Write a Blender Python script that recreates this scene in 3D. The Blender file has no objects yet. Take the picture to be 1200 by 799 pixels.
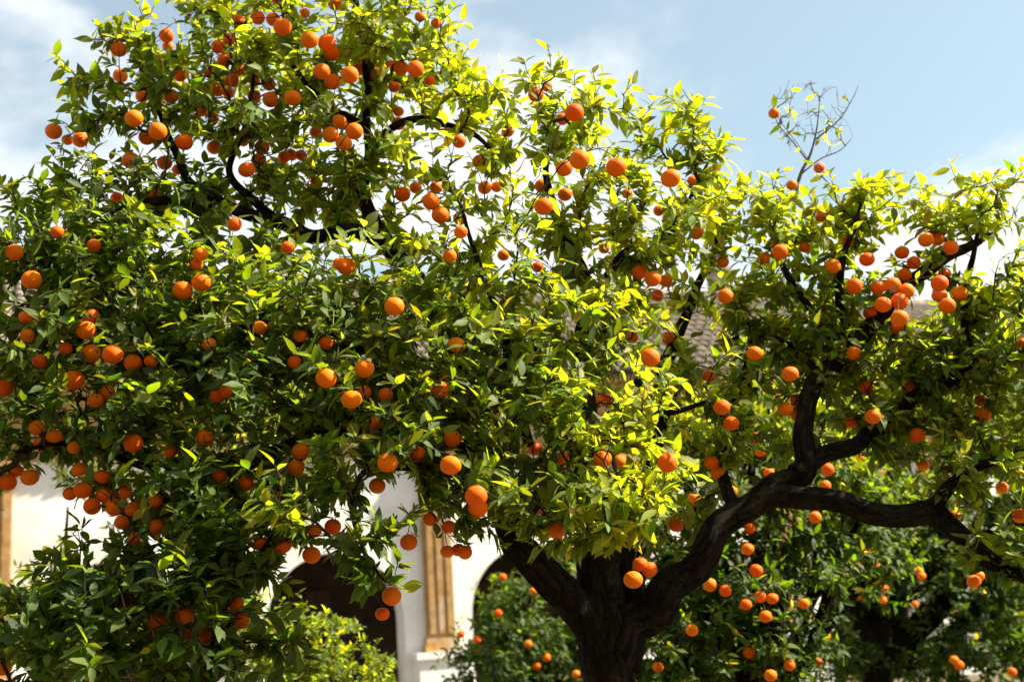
import bpy, math, random
import numpy as np
from mathutils import Matrix, Vector

# ------------------------------------------------------------------ camera, sky, sun, exposure
sc = bpy.context.scene
FPX = 1500.0                        # focal length in pixels of the 1200 px wide picture
PITCH, ROLL = math.radians(12.4), math.radians(3.5)
CAM = np.array([0.0, 0.0, 1.6])
_f = np.array([0, math.cos(PITCH), math.sin(PITCH)])
_r0 = np.array([1.0, 0, 0]); _u0 = np.array([0, -math.sin(PITCH), math.cos(PITCH)])
_r = math.cos(ROLL)*_r0 - math.sin(ROLL)*_u0
_u = math.sin(ROLL)*_r0 + math.cos(ROLL)*_u0

def at(px, py, Y):
    """world point seen at photo pixel (px, py) standing Y metres away"""
    d = _f + _r*(px-600)/FPX - _u*(py-399.5)/FPX
    return CAM + d*(Y/d[1])

def pix(P):
    d = np.asarray(P) - CAM
    z = d @ _f
    return np.stack([600 + FPX*(d@_r)/z, 399.5 - FPX*(d@_u)/z, z], -1)

cam_data = bpy.data.cameras.new('camera')
cam = bpy.data.objects.new('camera', cam_data); sc.collection.objects.link(cam)
cam.matrix_world = Matrix(((_r[0], _u[0], -_f[0], CAM[0]), (_r[1], _u[1], -_f[1], CAM[1]),
                           (_r[2], _u[2], -_f[2], CAM[2]), (0, 0, 0, 1)))
cam_data.sensor_width = 36; cam_data.lens = 45
cam_data.clip_start = 0.05; cam_data.clip_end = 2000
cam_data.dof.use_dof = True; cam_data.dof.focus_distance = 4.8; cam_data.dof.aperture_fstop = 2.4
sc.camera = cam

SUN_AZ, SUN_EL = math.radians(3), math.radians(46)     # azimuth measured from +X (picture right) towards +Y (away)
sun_dir = Vector((math.cos(SUN_EL)*math.cos(SUN_AZ), math.cos(SUN_EL)*math.sin(SUN_AZ), math.sin(SUN_EL)))

world = bpy.data.worlds.new('World'); sc.world = world; world.use_nodes = True
nt = world.node_tree; nt.nodes.clear()
def N(tree, typ, **kw):
    n = tree.nodes.new(typ)
    for k, v in kw.items(): setattr(n, k, v)
    return n
sky = N(nt, 'ShaderNodeTexSky', sky_type='NISHITA'); sky.sun_disc = False
sky.sun_elevation = SUN_EL; sky.sun_rotation = math.pi/2 - SUN_AZ
sky.air_density = 1.0; sky.dust_density = 2.2; sky.ozone_density = 0.45
tc = N(nt, 'ShaderNodeTexCoord')
sep = N(nt, 'ShaderNodeSeparateXYZ'); nt.links.new(tc.outputs['Generated'], sep.inputs[0])
mapn = N(nt, 'ShaderNodeMapping'); mapn.inputs['Location'].default_value = (-4.87, 3.37, -2.41)
mapn.inputs['Scale'].default_value = (1, 1, 1.7)
nt.links.new(tc.outputs['Generated'], mapn.inputs[0])
cl = N(nt, 'ShaderNodeTexNoise'); cl.inputs['Scale'].default_value = 3.2; cl.inputs['Detail'].default_value = 9
cl.inputs['Roughness'].default_value = 0.56; cl.inputs['Distortion'].default_value = 0.25
nt.links.new(mapn.outputs[0], cl.inputs['Vector'])
# a bank of cloud that is denser near the horizon all the way round
hor = N(nt, 'ShaderNodeMapRange'); hor.inputs[1].default_value = 0.10; hor.inputs[2].default_value = 0.55
hor.inputs[3].default_value = 0.25; hor.inputs[4].default_value = -0.04
nt.links.new(sep.outputs[2], hor.inputs[0])
addn = N(nt, 'ShaderNodeMath', operation='ADD'); nt.links.new(cl.outputs[0], addn.inputs[0]); nt.links.new(hor.outputs[0], addn.inputs[1])
cr = N(nt, 'ShaderNodeMapRange', interpolation_type='SMOOTHSTEP'); cr.inputs[1].default_value = 0.50; cr.inputs[2].default_value = 0.68; cr.inputs[3].default_value = 0.26
nt.links.new(addn.outputs[0], cr.inputs[0])
mixc = N(nt, 'ShaderNodeMix', data_type='RGBA'); mixc.inputs[7].default_value = (6.2, 6.4, 6.5, 1)
nt.links.new(cr.outputs[0], mixc.inputs[0]); tint = N(nt, 'ShaderNodeMix', data_type='RGBA', blend_type='MULTIPLY'); tint.inputs[0].default_value = 1; tint.inputs[7].default_value = (0.84, 1.07, 0.98, 1)
nt.links.new(sky.outputs[0], tint.inputs[6]); nt.links.new(tint.outputs[2], mixc.inputs[6])
bg = N(nt, 'ShaderNodeBackground'); bg.inputs[1].default_value = 0.066
wo = N(nt, 'ShaderNodeOutputWorld')
nt.links.new(mixc.outputs[2], bg.inputs[0]); nt.links.new(bg.outputs[0], wo.inputs[0])

sd = bpy.data.lights.new('sun', 'SUN'); sd.energy = 5.0; sd.angle = math.radians(0.55); sd.color = (1.0, 0.91, 0.74)
sun = bpy.data.objects.new('sun', sd); sc.collection.objects.link(sun)
sun.rotation_euler = sun_dir.to_track_quat('Z', 'Y').to_euler()

sc.view_settings.view_transform = 'Standard'; sc.view_settings.look = 'None'
sc.view_settings.exposure = 1.5; sc.view_settings.gamma = 1.0; sc.view_settings.use_curve_mapping = False
sc.cycles.max_bounces = 8; sc.cycles.diffuse_bounces = 4; sc.cycles.transmission_bounces = 5; sc.cycles.glossy_bounces = 2

rng = np.random.default_rng(11)
COL = sc.collection

# ------------------------------------------------------------------ helpers
def tag(o, label=None, cat=None, group=None, kind=None):
    if label: o['label'] = label
    if cat: o['category'] = cat
    if group: o['group'] = group
    if kind: o['kind'] = kind
    return o

def empty(name, loc):
    o = bpy.data.objects.new(name, None); COL.objects.link(o); o.location = loc
    o.empty_display_size = 0.2
    return o

def link(name, me, parent=None, mat=None):
    o = bpy.data.objects.new(name, me); COL.objects.link(o)
    if mat is not None and len(me.materials) == 0: me.materials.append(mat)
    if parent is not None:
        o.parent = parent
        if parent.type == 'EMPTY':
            o.matrix_parent_inverse = Matrix.Translation(-Vector(parent.location))
    return o

def mesh_np(name, V, F, mat=None, smooth=True, col=None):
    """V (n,3); F (m,3) or (m,4) int"""
    V = np.ascontiguousarray(V, np.float32); F = np.ascontiguousarray(F, np.int32)
    me = bpy.data.meshes.new(name); k = F.shape[1]
    me.vertices.add(len(V)); me.vertices.foreach_set('co', V.ravel())
    me.loops.add(F.size); me.loops.foreach_set('vertex_index', F.ravel())
    me.polygons.add(len(F))
    me.polygons.foreach_set('loop_start', np.arange(0, F.size, k, dtype=np.int32))
    me.polygons.foreach_set('use_smooth', np.full(len(F), smooth, bool))
    if col is not None:
        a = me.color_attributes.new('leafcol', 'FLOAT_COLOR', 'POINT')
        c4 = np.ones((len(V), 4), np.float32); c4[:, :3] = col
        a.data.foreach_set('color', c4.ravel())
    me.update(calc_edges=True)
    if mat: me.materials.append(mat)
    return me

class MB:
    """collects boxes and polygons for one mesh"""
    def __init__(self): self.v = []; self.f = []
    def poly(self, pts):
        b = len(self.v); self.v += [tuple(p) for p in pts]; self.f.append(tuple(range(b, b+len(pts))))
    def box(self, c0, c1, T=None):
        (x0, y0, z0), (x1, y1, z1) = c0, c1
        p = [(x0,y0,z0),(x1,y0,z0),(x1,y1,z0),(x0,y1,z0),(x0,y0,z1),(x1,y0,z1),(x1,y1,z1),(x0,y1,z1)]
        if T: p = [T(*q) for q in p]
        b = len(self.v); self.v += [tuple(q) for q in p]
        self.f += [tuple(b+i for i in q) for q in ((3,2,1,0),(4,5,6,7),(0,1,5,4),(1,2,6,5),(2,3,7,6),(3,0,4,7))]
    def build(self, name, mat, parent=None, smooth=False):
        me = bpy.data.meshes.new(name); me.from_pydata(self.v, [], self.f); me.update()
        if smooth:
            for p in me.polygons: p.use_smooth = True
        return link(name, me, parent, mat)

def newmat(name):
    m = bpy.data.materials.new(name); m.use_nodes = True
    t = m.node_tree; t.nodes.clear()
    out = N(t, 'ShaderNodeOutputMaterial')
    return m, t, out

def principled(t, col=None, rough=0.7, spec=0.3):
    b = N(t, 'ShaderNodeBsdfPrincipled')
    if col: b.inputs['Base Color'].default_value = (*col, 1)
    b.inputs['Roughness'].default_value = rough; b.inputs['Specular IOR Level'].default_value = spec
    return b

def noise_mat(name, c1, c2, scale, rough=0.8, bump=0.3, bscale=None, detail=6, bdist=0.02, spec=0.25, stretch=None, c3=None, rnd=0.0, lo=.35, hi=.65):
    m, t, out = newmat(name); b = principled(t, None, rough, spec)
    tcn = N(t, 'ShaderNodeTexCoord'); vec = tcn.outputs['Object']
    if stretch:
        mp = N(t, 'ShaderNodeMapping'); mp.inputs['Scale'].default_value = stretch
        t.links.new(vec, mp.inputs[0]); vec = mp.outputs[0]
    n = N(t, 'ShaderNodeTexNoise'); n.inputs['Scale'].default_value = scale; n.inputs['Detail'].default_value = detail
    n.inputs['Roughness'].default_value = 0.62
    t.links.new(vec, n.inputs['Vector'])
    r = N(t, 'ShaderNodeValToRGB'); r.color_ramp.elements[0].position = lo; r.color_ramp.elements[1].position = hi
    r.color_ramp.elements[0].color = (*c1, 1); r.color_ramp.elements[1].color = (*c2, 1)
    t.links.new(n.outputs[0], r.inputs[0]); colout = r.outputs[0]
    if c3:
        n3 = N(t, 'ShaderNodeTexNoise'); n3.inputs['Scale'].default_value = scale*0.33; n3.inputs['Detail'].default_value = 5
        t.links.new(tcn.outputs['Object'], n3.inputs['Vector'])
        mr = N(t, 'ShaderNodeMapRange'); mr.inputs[1].default_value = 0.54; mr.inputs[2].default_value = 0.68
        t.links.new(n3.outputs[0], mr.inputs[0])
        mx = N(t, 'ShaderNodeMix', data_type='RGBA'); mx.inputs[7].default_value = (*c3, 1)
        t.links.new(mr.outputs[0], mx.inputs[0]); t.links.new(colout, mx.inputs[6]); colout = mx.outputs[2]
    if rnd:
        oi = N(t, 'ShaderNodeObjectInfo'); hs = N(t, 'ShaderNodeHueSaturation')
        mr = N(t, 'ShaderNodeMapRange'); mr.inputs[3].default_value = 1-rnd; mr.inputs[4].default_value = 1+rnd
        t.links.new(oi.outputs['Random'], mr.inputs[0]); t.links.new(mr.outputs[0], hs.inputs['Value'])
        t.links.new(colout, hs.inputs['Color']); colout = hs.outputs[0]
    t.links.new(colout, b.inputs['Base Color'])
    if bump:
        n2 = N(t, 'ShaderNodeTexNoise'); n2.inputs['Scale'].default_value = bscale or scale*3; n2.inputs['Detail'].default_value = 8
        n2.inputs['Roughness'].default_value = 0.65
        t.links.new(vec, n2.inputs['Vector'])
        bp = N(t, 'ShaderNodeBump'); bp.inputs['Strength'].default_value = bump; bp.inputs['Distance'].default_value = bdist
        t.links.new(n2.outputs[0], bp.inputs['Height']); t.links.new(bp.outputs[0], b.inputs['Normal'])
    t.links.new(b.outputs[0], out.inputs[0])
    return m

# ------------------------------------------------------------------ materials
M = {}
def bark_material():
    """fissured citrus bark: plates run along the limb (barkco = ring position, distance along the limb)"""
    m, t, out = newmat('bark'); b = principled(t, None, 0.92, 0.10)
    a = N(t, 'ShaderNodeAttribute'); a.attribute_name = 'barkco'
    n1 = N(t, 'ShaderNodeTexNoise'); n1.inputs['Scale'].default_value = 42; n1.inputs['Detail'].default_value = 7; n1.inputs['Roughness'].default_value = .66; n1.inputs['Distortion'].default_value = .6
    t.links.new(a.outputs['Vector'], n1.inputs['Vector'])
    vo = N(t, 'ShaderNodeTexVoronoi'); vo.feature = 'DISTANCE_TO_EDGE'; vo.inputs['Scale'].default_value = 38
    wv = N(t, 'ShaderNodeMix', data_type='VECTOR'); wv.inputs[0].default_value = .09
    t.links.new(a.outputs['Vector'], wv.inputs[4]); t.links.new(n1.outputs['Color'], wv.inputs[5]); t.links.new(wv.outputs[1], vo.inputs['Vector'])
    cr_ = N(t, 'ShaderNodeMapRange'); cr_.inputs[1].default_value = 0.0; cr_.inputs[2].default_value = .16; t.links.new(vo.outputs['Distance'], cr_.inputs[0])
    hm = N(t, 'ShaderNodeMath', operation='MULTIPLY_ADD'); hm.inputs[1].default_value = .26; t.links.new(cr_.outputs[0], hm.inputs[0]); t.links.new(n1.outputs[0], hm.inputs[2])
    r = N(t, 'ShaderNodeValToRGB'); e = r.color_ramp.elements; e[0].position = .38; e[1].position = .95
    e[0].color = (.006, .0045, .003, 1); e[1].color = (.036, .028, .019, 1); t.links.new(hm.outputs[0], r.inputs[0])
    tcn = N(t, 'ShaderNodeTexCoord'); n3 = N(t, 'ShaderNodeTexNoise'); n3.inputs['Scale'].default_value = 6; n3.inputs['Detail'].default_value = 8; n3.inputs['Roughness'].default_value = .7
    t.links.new(tcn.outputs['Object'], n3.inputs['Vector'])
    mr = N(t, 'ShaderNodeMapRange'); mr.inputs[1].default_value = .55; mr.inputs[2].default_value = .64; t.links.new(n3.outputs[0], mr.inputs[0])
    mx = N(t, 'ShaderNodeMix', data_type='RGBA'); mx.inputs[7].default_value = (.060, .056, .030, 1)      # lichen
    t.links.new(mr.outputs[0], mx.inputs[0]); t.links.new(r.outputs[0], mx.inputs[6]); t.links.new(mx.outputs[2], b.inputs['Base Color'])
    bp = N(t, 'ShaderNodeBump'); bp.inputs['Strength'].default_value = 1.0; bp.inputs['Distance'].default_value = .022
    t.links.new(hm.outputs[0], bp.inputs['Height']); t.links.new(bp.outputs[0], b.inputs['Normal'])
    t.links.new(b.outputs[0], out.inputs[0]); return m
M['bark'] = bark_material()
M['twig'] = noise_mat('twig_bark', (0.022, 0.022, 0.010), (0.07, 0.058, 0.035), 30, 0.8, 0.3, 60, bdist=0.004)
M['dead'] = noise_mat('dead_wood', (0.10, 0.08, 0.07), (0.20, 0.17, 0.14), 30, 0.85, 0.3, 60, bdist=0.004)
M['plaster'] = noise_mat('white_limewash', (0.74, 0.73, 0.70), (0.84, 0.83, 0.80), 1.4, 0.9, 0.25, 9, bdist=0.02, c3=(0.60, 0.56, 0.48))
M['stone'] = noise_mat('ochre_sandstone', (0.30, 0.165, 0.055), (0.44, 0.27, 0.11), 5, 0.88, 0.5, 22, bdist=0.03, c3=(0.44, 0.36, 0.25), rnd=0.10)
M['tile'] = noise_mat('weathered_clay_tile', (0.15, 0.115, 0.085), (0.30, 0.25, 0.19), 4, 0.85, 0.4, 18, bdist=0.02, c3=(0.28, 0.26, 0.21), rnd=0.22)
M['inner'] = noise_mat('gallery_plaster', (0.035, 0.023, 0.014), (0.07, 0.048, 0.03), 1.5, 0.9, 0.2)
M['wood'] = noise_mat('dark_timber', (0.05, 0.030, 0.018), (0.11, 0.070, 0.04), 6, 0.7, 0.3, 20, stretch=(1, 1, 0.2))
M['chimney'] = noise_mat('grey_render', (0.24, 0.22, 0.20), (0.36, 0.34, 0.31), 5, 0.9, 0.4)
M['ground'] = noise_mat('courtyard_earth', (0.09, 0.065, 0.04), (0.17, 0.13, 0.09), 1.6, 0.95, 0.6, 30, bdist=0.03, c3=(0.16, 0.15, 0.09))

def leaf_material(name, gain=(4.4, 3.4, 0.8), trans=0.50):
    m, t, out = newmat(name)
    a = N(t, 'ShaderNodeAttribute'); a.attribute_name = 'leafcol'
    tcn = N(t, 'ShaderNodeTexCoord')
    nz = N(t, 'ShaderNodeTexNoise'); nz.inputs['Scale'].default_value = 55; nz.inputs['Detail'].default_value = 3
    t.links.new(tcn.outputs['Object'], nz.inputs['Vector'])
    mr = N(t, 'ShaderNodeMapRange'); mr.inputs[3].default_value = 0.7; mr.inputs[4].default_value = 1.3
    t.links.new(nz.outputs[0], mr.inputs[0])
    hs = N(t, 'ShaderNodeHueSaturation'); t.links.new(mr.outputs[0], hs.inputs['Value']); t.links.new(a.outputs['Color'], hs.inputs['Color'])
    b = principled(t, None, 0.36, 0.42)
    # the underside of a citrus leaf is paler and matt
    geo = N(t, 'ShaderNodeNewGeometry')
    under = N(t, 'ShaderNodeMix', data_type='RGBA', blend_type='MIX'); under.inputs[7].default_value = (0.10, 0.15, 0.04, 1)
    um = N(t, 'ShaderNodeMath', operation='MULTIPLY'); um.inputs[1].default_value = 0.30
    t.links.new(geo.outputs['Backfacing'], um.inputs[0]); t.links.new(um.outputs[0], under.inputs[0])
    t.links.new(hs.outputs[0], under.inputs[6]); t.links.new(under.outputs[2], b.inputs['Base Color'])
    rr = N(t, 'ShaderNodeMapRange'); rr.inputs[3].default_value = 0.29; rr.inputs[4].default_value = 0.6
    t.links.new(geo.outputs['Backfacing'], rr.inputs[0]); t.links.new(rr.outputs[0], b.inputs['Roughness'])
    tr = N(t, 'ShaderNodeBsdfTranslucent')
    g = N(t, 'ShaderNodeMix', data_type='RGBA', blend_type='MULTIPLY'); g.inputs[0].default_value = 1
    g.inputs[7].default_value = (*gain, 1); t.links.new(hs.outputs[0], g.inputs[6]); t.links.new(g.outputs[2], tr.inputs['Color'])
    bp = N(t, 'ShaderNodeBump'); bp.inputs['Strength'].default_value = 0.25; bp.inputs['Distance'].default_value = 0.004
    t.links.new(nz.outputs[0], bp.inputs['Height']); t.links.new(bp.outputs[0], b.inputs['Normal'])
    ms = N(t, 'ShaderNodeMixShader'); ms.inputs[0].default_value = trans
    t.links.new(b.outputs[0], ms.inputs[1]); t.links.new(tr.outputs[0], ms.inputs[2]); t.links.new(ms.outputs[0], out.inputs[0])
    return m
M['leaf'] = leaf_material('citrus_leaf')

def orange_material():
    m, t, out = newmat('orange_peel'); b = principled(t, None, 0.48, 0.14)
    oi = N(t, 'ShaderNodeObjectInfo')
    r = N(t, 'ShaderNodeValToRGB'); e = r.color_ramp.elements
    e[0].color = (0.95, 0.120, 0.0, 1); e[1].color = (1.0, 0.230, 0.001, 1)
    t.links.new(oi.outputs['Random'], r.inputs[0])
    tcn = N(t, 'ShaderNodeTexCoord'); n1 = N(t, 'ShaderNodeTexNoise'); n1.inputs['Scale'].default_value = 1.3; n1.inputs['Detail'].default_value = 4
    t.links.new(tcn.outputs['Object'], n1.inputs['Vector'])
    mr = N(t, 'ShaderNodeMapRange'); mr.inputs[3].default_value = 0.86; mr.inputs[4].default_value = 1.08
    t.links.new(n1.outputs[0], mr.inputs[0])
    hs = N(t, 'ShaderNodeHueSaturation'); t.links.new(mr.outputs[0], hs.inputs['Value']); t.links.new(r.outputs[0], hs.inputs['Color'])
    t.links.new(hs.outputs[0], b.inputs['Base Color'])
    vo = N(t, 'ShaderNodeTexVoronoi'); vo.inputs['Scale'].default_value = 26; t.links.new(tcn.outputs['Object'], vo.inputs['Vector'])
    bp = N(t, 'ShaderNodeBump'); bp.inputs['Strength'].default_value = 0.22; bp.inputs['Distance'].default_value = 0.02
    t.links.new(vo.outputs['Distance'], bp.inputs['Height']); t.links.new(bp.outputs[0], b.inputs['Normal'])
    b.inputs['Subsurface Weight'].default_value = 0.0
    t.links.new(b.outputs[0], out.inputs[0]); return m
M['orange'] = orange_material()
M['stalk'] = noise_mat('green_stalk', (0.05, 0.09, 0.02), (0.10, 0.13, 0.04), 8, 0.6, 0.2)

# ------------------------------------------------------------------ ground
m = MB(); n = 24
xs = np.concatenate([-np.geomspace(600, 4, n), np.geomspace(4, 600, n)])
me = bpy.data.meshes.new('ground')
gv = [(x, y + 10, 0.0) for y in xs for x in xs]; k = len(xs)
me.from_pydata(gv, [], [(j*k+i, j*k+i+1, (j+1)*k+i+1, (j+1)*k+i) for j in range(k-1) for i in range(k-1)])
tag(link('ground', me, None, M['ground']), kind='structure')

# ------------------------------------------------------------------ arcaded building
TH = math.radians(21)
P0 = at(513, 700, 24.0)
def fac(u, v, z):
    """facade coordinates: u along the wall, v out towards the courtyard, z up"""
    return (P0[0] + u*math.cos(TH) + v*math.sin(TH), P0[1] + u*math.sin(TH) - v*math.cos(TH), z)
BAY, AR = 3.8, 1.25
Z_APEX = float(at(622, 638, 24.7)[2]); Z_SP = Z_APEX - AR
Z_ENT, Z_EAVE = 4.75, 6.35
B0, B1 = -4, 8
house = empty('arcaded_building', fac(0, 0, 0))
tag(house, 'white limewashed arcade with round arches, ochre stone pilasters and clay tiled roof', 'building')
w = MB(); T = 0.55
for b in range(B0, B1):
    u0, u1 = b*BAY, (b+1)*BAY; uc = (u0+u1)/2
    arc = [(uc - AR*math.cos(a), Z_SP + AR*math.sin(a)) for a in np.linspace(0, math.pi, 25)]
    for v, flip in ((0, False), (-T, True)):
        def put(pts):
            p = [fac(uu, v, zz) for uu, zz in pts]
            w.poly(p[::-1] if flip else p)
        put([(u0, 0), (uc-AR, 0), (uc-AR, Z_SP), (uc-AR, Z_ENT), (u0, Z_ENT)])
        put([(uc+AR, 0), (u1, 0), (u1, Z_ENT), (uc+AR, Z_ENT), (uc+AR, Z_SP)])
        for (a0, z0), (a1, z1) in zip(arc[:-1], arc[1:]):
            put([(a0, z0), (a1, z1), (a1, Z_ENT), (a0, Z_ENT)])
    prof = [(uc-AR, 0)] + arc + [(uc+AR, 0)]
    for (a0, z0), (a1, z1) in zip(prof[:-1], prof[1:]):
        w.poly([fac(a0, 0, z0), fac(a0, -T, z0), fac(a1, -T, z1), fac(a1, 0, z1)])
UL, UR = B0*BAY, B1*BAY
w.poly([fac(UL, 0, 0), fac(UL, 0, Z_ENT), fac(UL, -T, Z_ENT), fac(UL, -T, 0)])
w.poly([fac(UR, 0, 0), fac(UR, -T, 0), fac(UR, -T, Z_ENT), fac(UR, 0, Z_ENT)])
w.build('wall', M['plaster'], house)
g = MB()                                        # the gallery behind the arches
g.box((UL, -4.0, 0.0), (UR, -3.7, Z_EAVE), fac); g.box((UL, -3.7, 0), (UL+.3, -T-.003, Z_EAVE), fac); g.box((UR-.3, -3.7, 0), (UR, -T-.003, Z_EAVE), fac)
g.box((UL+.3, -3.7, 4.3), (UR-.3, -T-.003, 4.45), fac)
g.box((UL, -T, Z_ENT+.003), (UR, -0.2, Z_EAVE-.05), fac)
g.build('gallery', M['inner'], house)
for i in range(B0*2, B1*2):
    m = MB(); m.box((i*BAY/2+.6, -3.7, 4.1), (i*BAY/2+.75, -T-.01, 4.297), fac); m.build('ceiling_beam', M['wood'], house)
for b in range(B0, B1):
    m = MB(); uc = (b+.5)*BAY
    m.box((uc-.7, -3.697, 0.0), (uc+.7, -3.60, 2.5), fac); d = m.build('gallery_door', M['wood'], house)
    for s in (-1, 1):
        m = MB(); m.box((uc+s*.36-.25, -3.597, 1.35), (uc+s*.36+.25, -3.57, 2.3), fac); m.build('panel', M['wood'], d).parent = d
# pilasters: pedestal, stepped base, fluted shaft, capital
for b in range(B0, B1+1):
    u = b*BAY + 0.0
    m = MB()
    m.box((u-.26, 0.003, 1.42), (u+.26, .16, Z_ENT-.45), fac)
    for o in (-.17, 0.0, .17): m.box((u+o-.055, .162, 1.5), (u+o+.055, .205, Z_ENT-.55), fac)
    s = m.build('pilaster', M['stone'], house)
    m = MB(); m.box((u-.30, .004, 1.30), (u+.30, .22, 1.418), fac); m.box((u-.34, .005, 1.18), (u+.34, .26, 1.298), fac); m.build('base', M['stone'], s).parent = s
    m = MB(); m.box((u-.30, .004, Z_ENT-.448), (u+.30, .23, Z_ENT-.25), fac); m.box((u-.36, .005, Z_ENT-.248), (u+.36, .29, Z_ENT-.004), fac); m.build('capital', M['stone'], s).parent = s
    m = MB(); m.box((u-.50, .006, 0), (u+.50, .36, 1.06), fac); m.box((u-.56, .007, 1.062), (u+.56, .42, 1.176), fac); m.build('pedestal', M['plaster'], s).parent = s
# entablature of stone blocks, three courses and a moulded cornice
bm_cache = {}
def block(L, H, D, bev=0.018):
    key = (round(L, 3), round(H, 3), round(D, 3))
    if key not in bm_cache:
        a = MB(); x, h = L/2, H/2; e = bev
        P = [(-x, 0, -h), (x, 0, -h), (x, 0, h), (-x, 0, h), (-x+e, D, -h+e), (x-e, D, -h+e), (x-e, D, h-e), (-x+e, D, h-e), (-x, D-e, -h), (x, D-e, -h), (x, D-e, h), (-x, D-e, h)]
        a.v = P
        a.f = [(4,5,6,7), (0,1,9,8), (1,2,10,9), (2,3,11,10), (3,0,8,11), (8,9,5,4), (9,10,6,5), (10,11,7,6), (11,8,4,7)]
        me = bpy.data.meshes.new('stone_block'); me.from_pydata(a.v, [], [f[::-1] for f in a.f]); me.update(); me.materials.append(M['stone']); bm_cache[key] = me
    return bm_cache[key]
ent = MB(); ent.box((UL, -.19, Z_ENT+.006), (UR, 0.05, Z_EAVE-.02), fac); ent_o = ent.build('entablature', M['stone'], house)
rot = Matrix.Rotation(TH, 4, 'Z') @ Matrix.Rotation(math.pi, 4, 'Z')
def place(me, name, u, v, z, par):
    o = bpy.data.objects.new(name, me); COL.objects.link(o); o.parent = par
    o.matrix_parent_inverse = Matrix.Translation(-Vector(house.location)) if par is house else Matrix()
    o.matrix_basis = Matrix.Translation(fac(u, v, z)) @ rot
    return o
zc = Z_ENT + .02
for ci, (H, D, L) in enumerate(((.34, .10, .95), (.42, .06, .78), (.30, .12, .95))):
    nb = int((UR-UL)/L)
    for i in range(nb):
        u = UL + (i+.5+(.5 if ci % 2 else 0))*L
        if u + L/2 > UR: continue
        pxx = pix(fac(u, 0, zc))[0]
        if -120 < pxx < 1300:
            place(block(L-.014, H-.014, D), 'stone_block', u, .051+rng.uniform(-.004, .006), zc+H/2, ent_o)
    zc += H
m = MB()
for (z0, z1, d) in ((zc, zc+.14, .22), (zc+.142, zc+.30, .32), (zc+.302, zc+.44, .42)): m.box((UL, -.18, z0), (UR, d, z1), fac)
m.build('cornice', M['stone'], ent_o).parent = ent_o
ZT = zc + .46
# roof of barrel tiles
SL = math.radians(31); RV0 = .62; RUN = 5.0
def roofpt(u, s, h=0.0):      # s metres up the slope
    return fac(u, RV0 - s*math.cos(SL) + h*math.sin(SL), ZT + s*math.sin(SL) + h*math.cos(SL))
m = MB(); LEN = RUN/math.cos(SL)
m.poly([roofpt(UL, 0), roofpt(UR, 0), roofpt(UR, LEN), roofpt(UL, LEN)])
ridge = fac(0, RV0-RUN, ZT+RUN*math.tan(SL))
m.poly([roofpt(UL, LEN), roofpt(UR, LEN), fac(UR, RV0-2*RUN, ZT), fac(UL, RV0-2*RUN, ZT)])
m.poly([roofpt(UL, 0, -.05), fac(UL, RV0-2*RUN, ZT-.05), fac(UR, RV0-2*RUN, ZT-.05), roofpt(UR, 0, -.05)])
roof = m.build('roof', M['tile'], house)
def tile_mesh():
    V = []; F = []; K = 6
    for j, (s, r, h) in enumerate(((0, .105, .035), (.46, .085, .0))):
        for i in range(K+1):
            a = math.pi*i/K; V.append((r*math.cos(a), s, h + r*.85*math.sin(a)))
        for i in range(K+1):
            a = math.pi*i/K; V.append((r*.86*math.cos(a), s, h + r*.85*.84*math.sin(a)))
    q = 2*(K+1)
    for i in range(K):
        F.append((i, i+1, q+i+1, q+i)); F.append((K+1+i, i+K+1+q, i+K+2+q, K+2+i)); F.append((i, K+1+i, K+2+i, i+1))
    return np.array(V, float), F
TV, TF = tile_mesh()
tme = bpy.data.meshes.new('tile'); tme.from_pydata([tuple(v) for v in TV], [], TF); tme.update(); tme.materials.append(M['tile'])
for p in tme.polygons: p.use_smooth = True
ax_u = np.array(fac(1, 0, 0)) - np.array(fac(0, 0, 0)); ax_s = np.array(roofpt(0, 1)) - np.array(roofpt(0, 0)); ax_h = np.cross(ax_u, ax_s)
RB = Matrix(((ax_u[0], ax_s[0], ax_h[0]), (ax_u[1], ax_s[1], ax_h[1]), (ax_u[2], ax_s[2], ax_h[2]))).to_4x4()
bulkV = []; bulkF = []; cand = []
nu = int((UR-UL)/.235); ns = int(LEN/.38)
for i in range(nu):
    for j in range(ns):
        p = np.array(roofpt(UL+(i+.5)*.235 + rng.normal(0, .008), j*.38 + rng.normal(0, .012), .004))
        q = pix(p); cand.append((p, q, rng.normal(0, .03)))
vis = [c for c in cand if (0 <= c[1][0] <= 75) or (765 <= c[1][0] <= 885)]
vis = sorted(vis, key=lambda c: c[1][2])
vis = [c for i, c in enumerate(vis) if i % max(1, -(-len(vis)//290)) == 0][:290]; vid = {id(c) for c in vis}
for c in cand:
    R3 = np.array(RB.to_3x3())
    if id(c) in vid:
        o = bpy.data.objects.new('tile', tme); COL.objects.link(o); o.parent = roof
        o.matrix_basis = Matrix.Translation(c[0]) @ RB @ Matrix.Rotation(c[2], 4, 'Z')
    else:
        b = len(bulkV); bulkV += [tuple(v) for v in (TV @ R3.T + c[0])]; bulkF += [tuple(b+k for k in f) for f in TF]
me = bpy.data.meshes.new('tile_field'); me.from_pydata(bulkV, [], bulkF); me.update(); me.materials.append(M['tile'])
o = link('tile_field', me); o.parent = roof; tag(o, kind='stuff')
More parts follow.
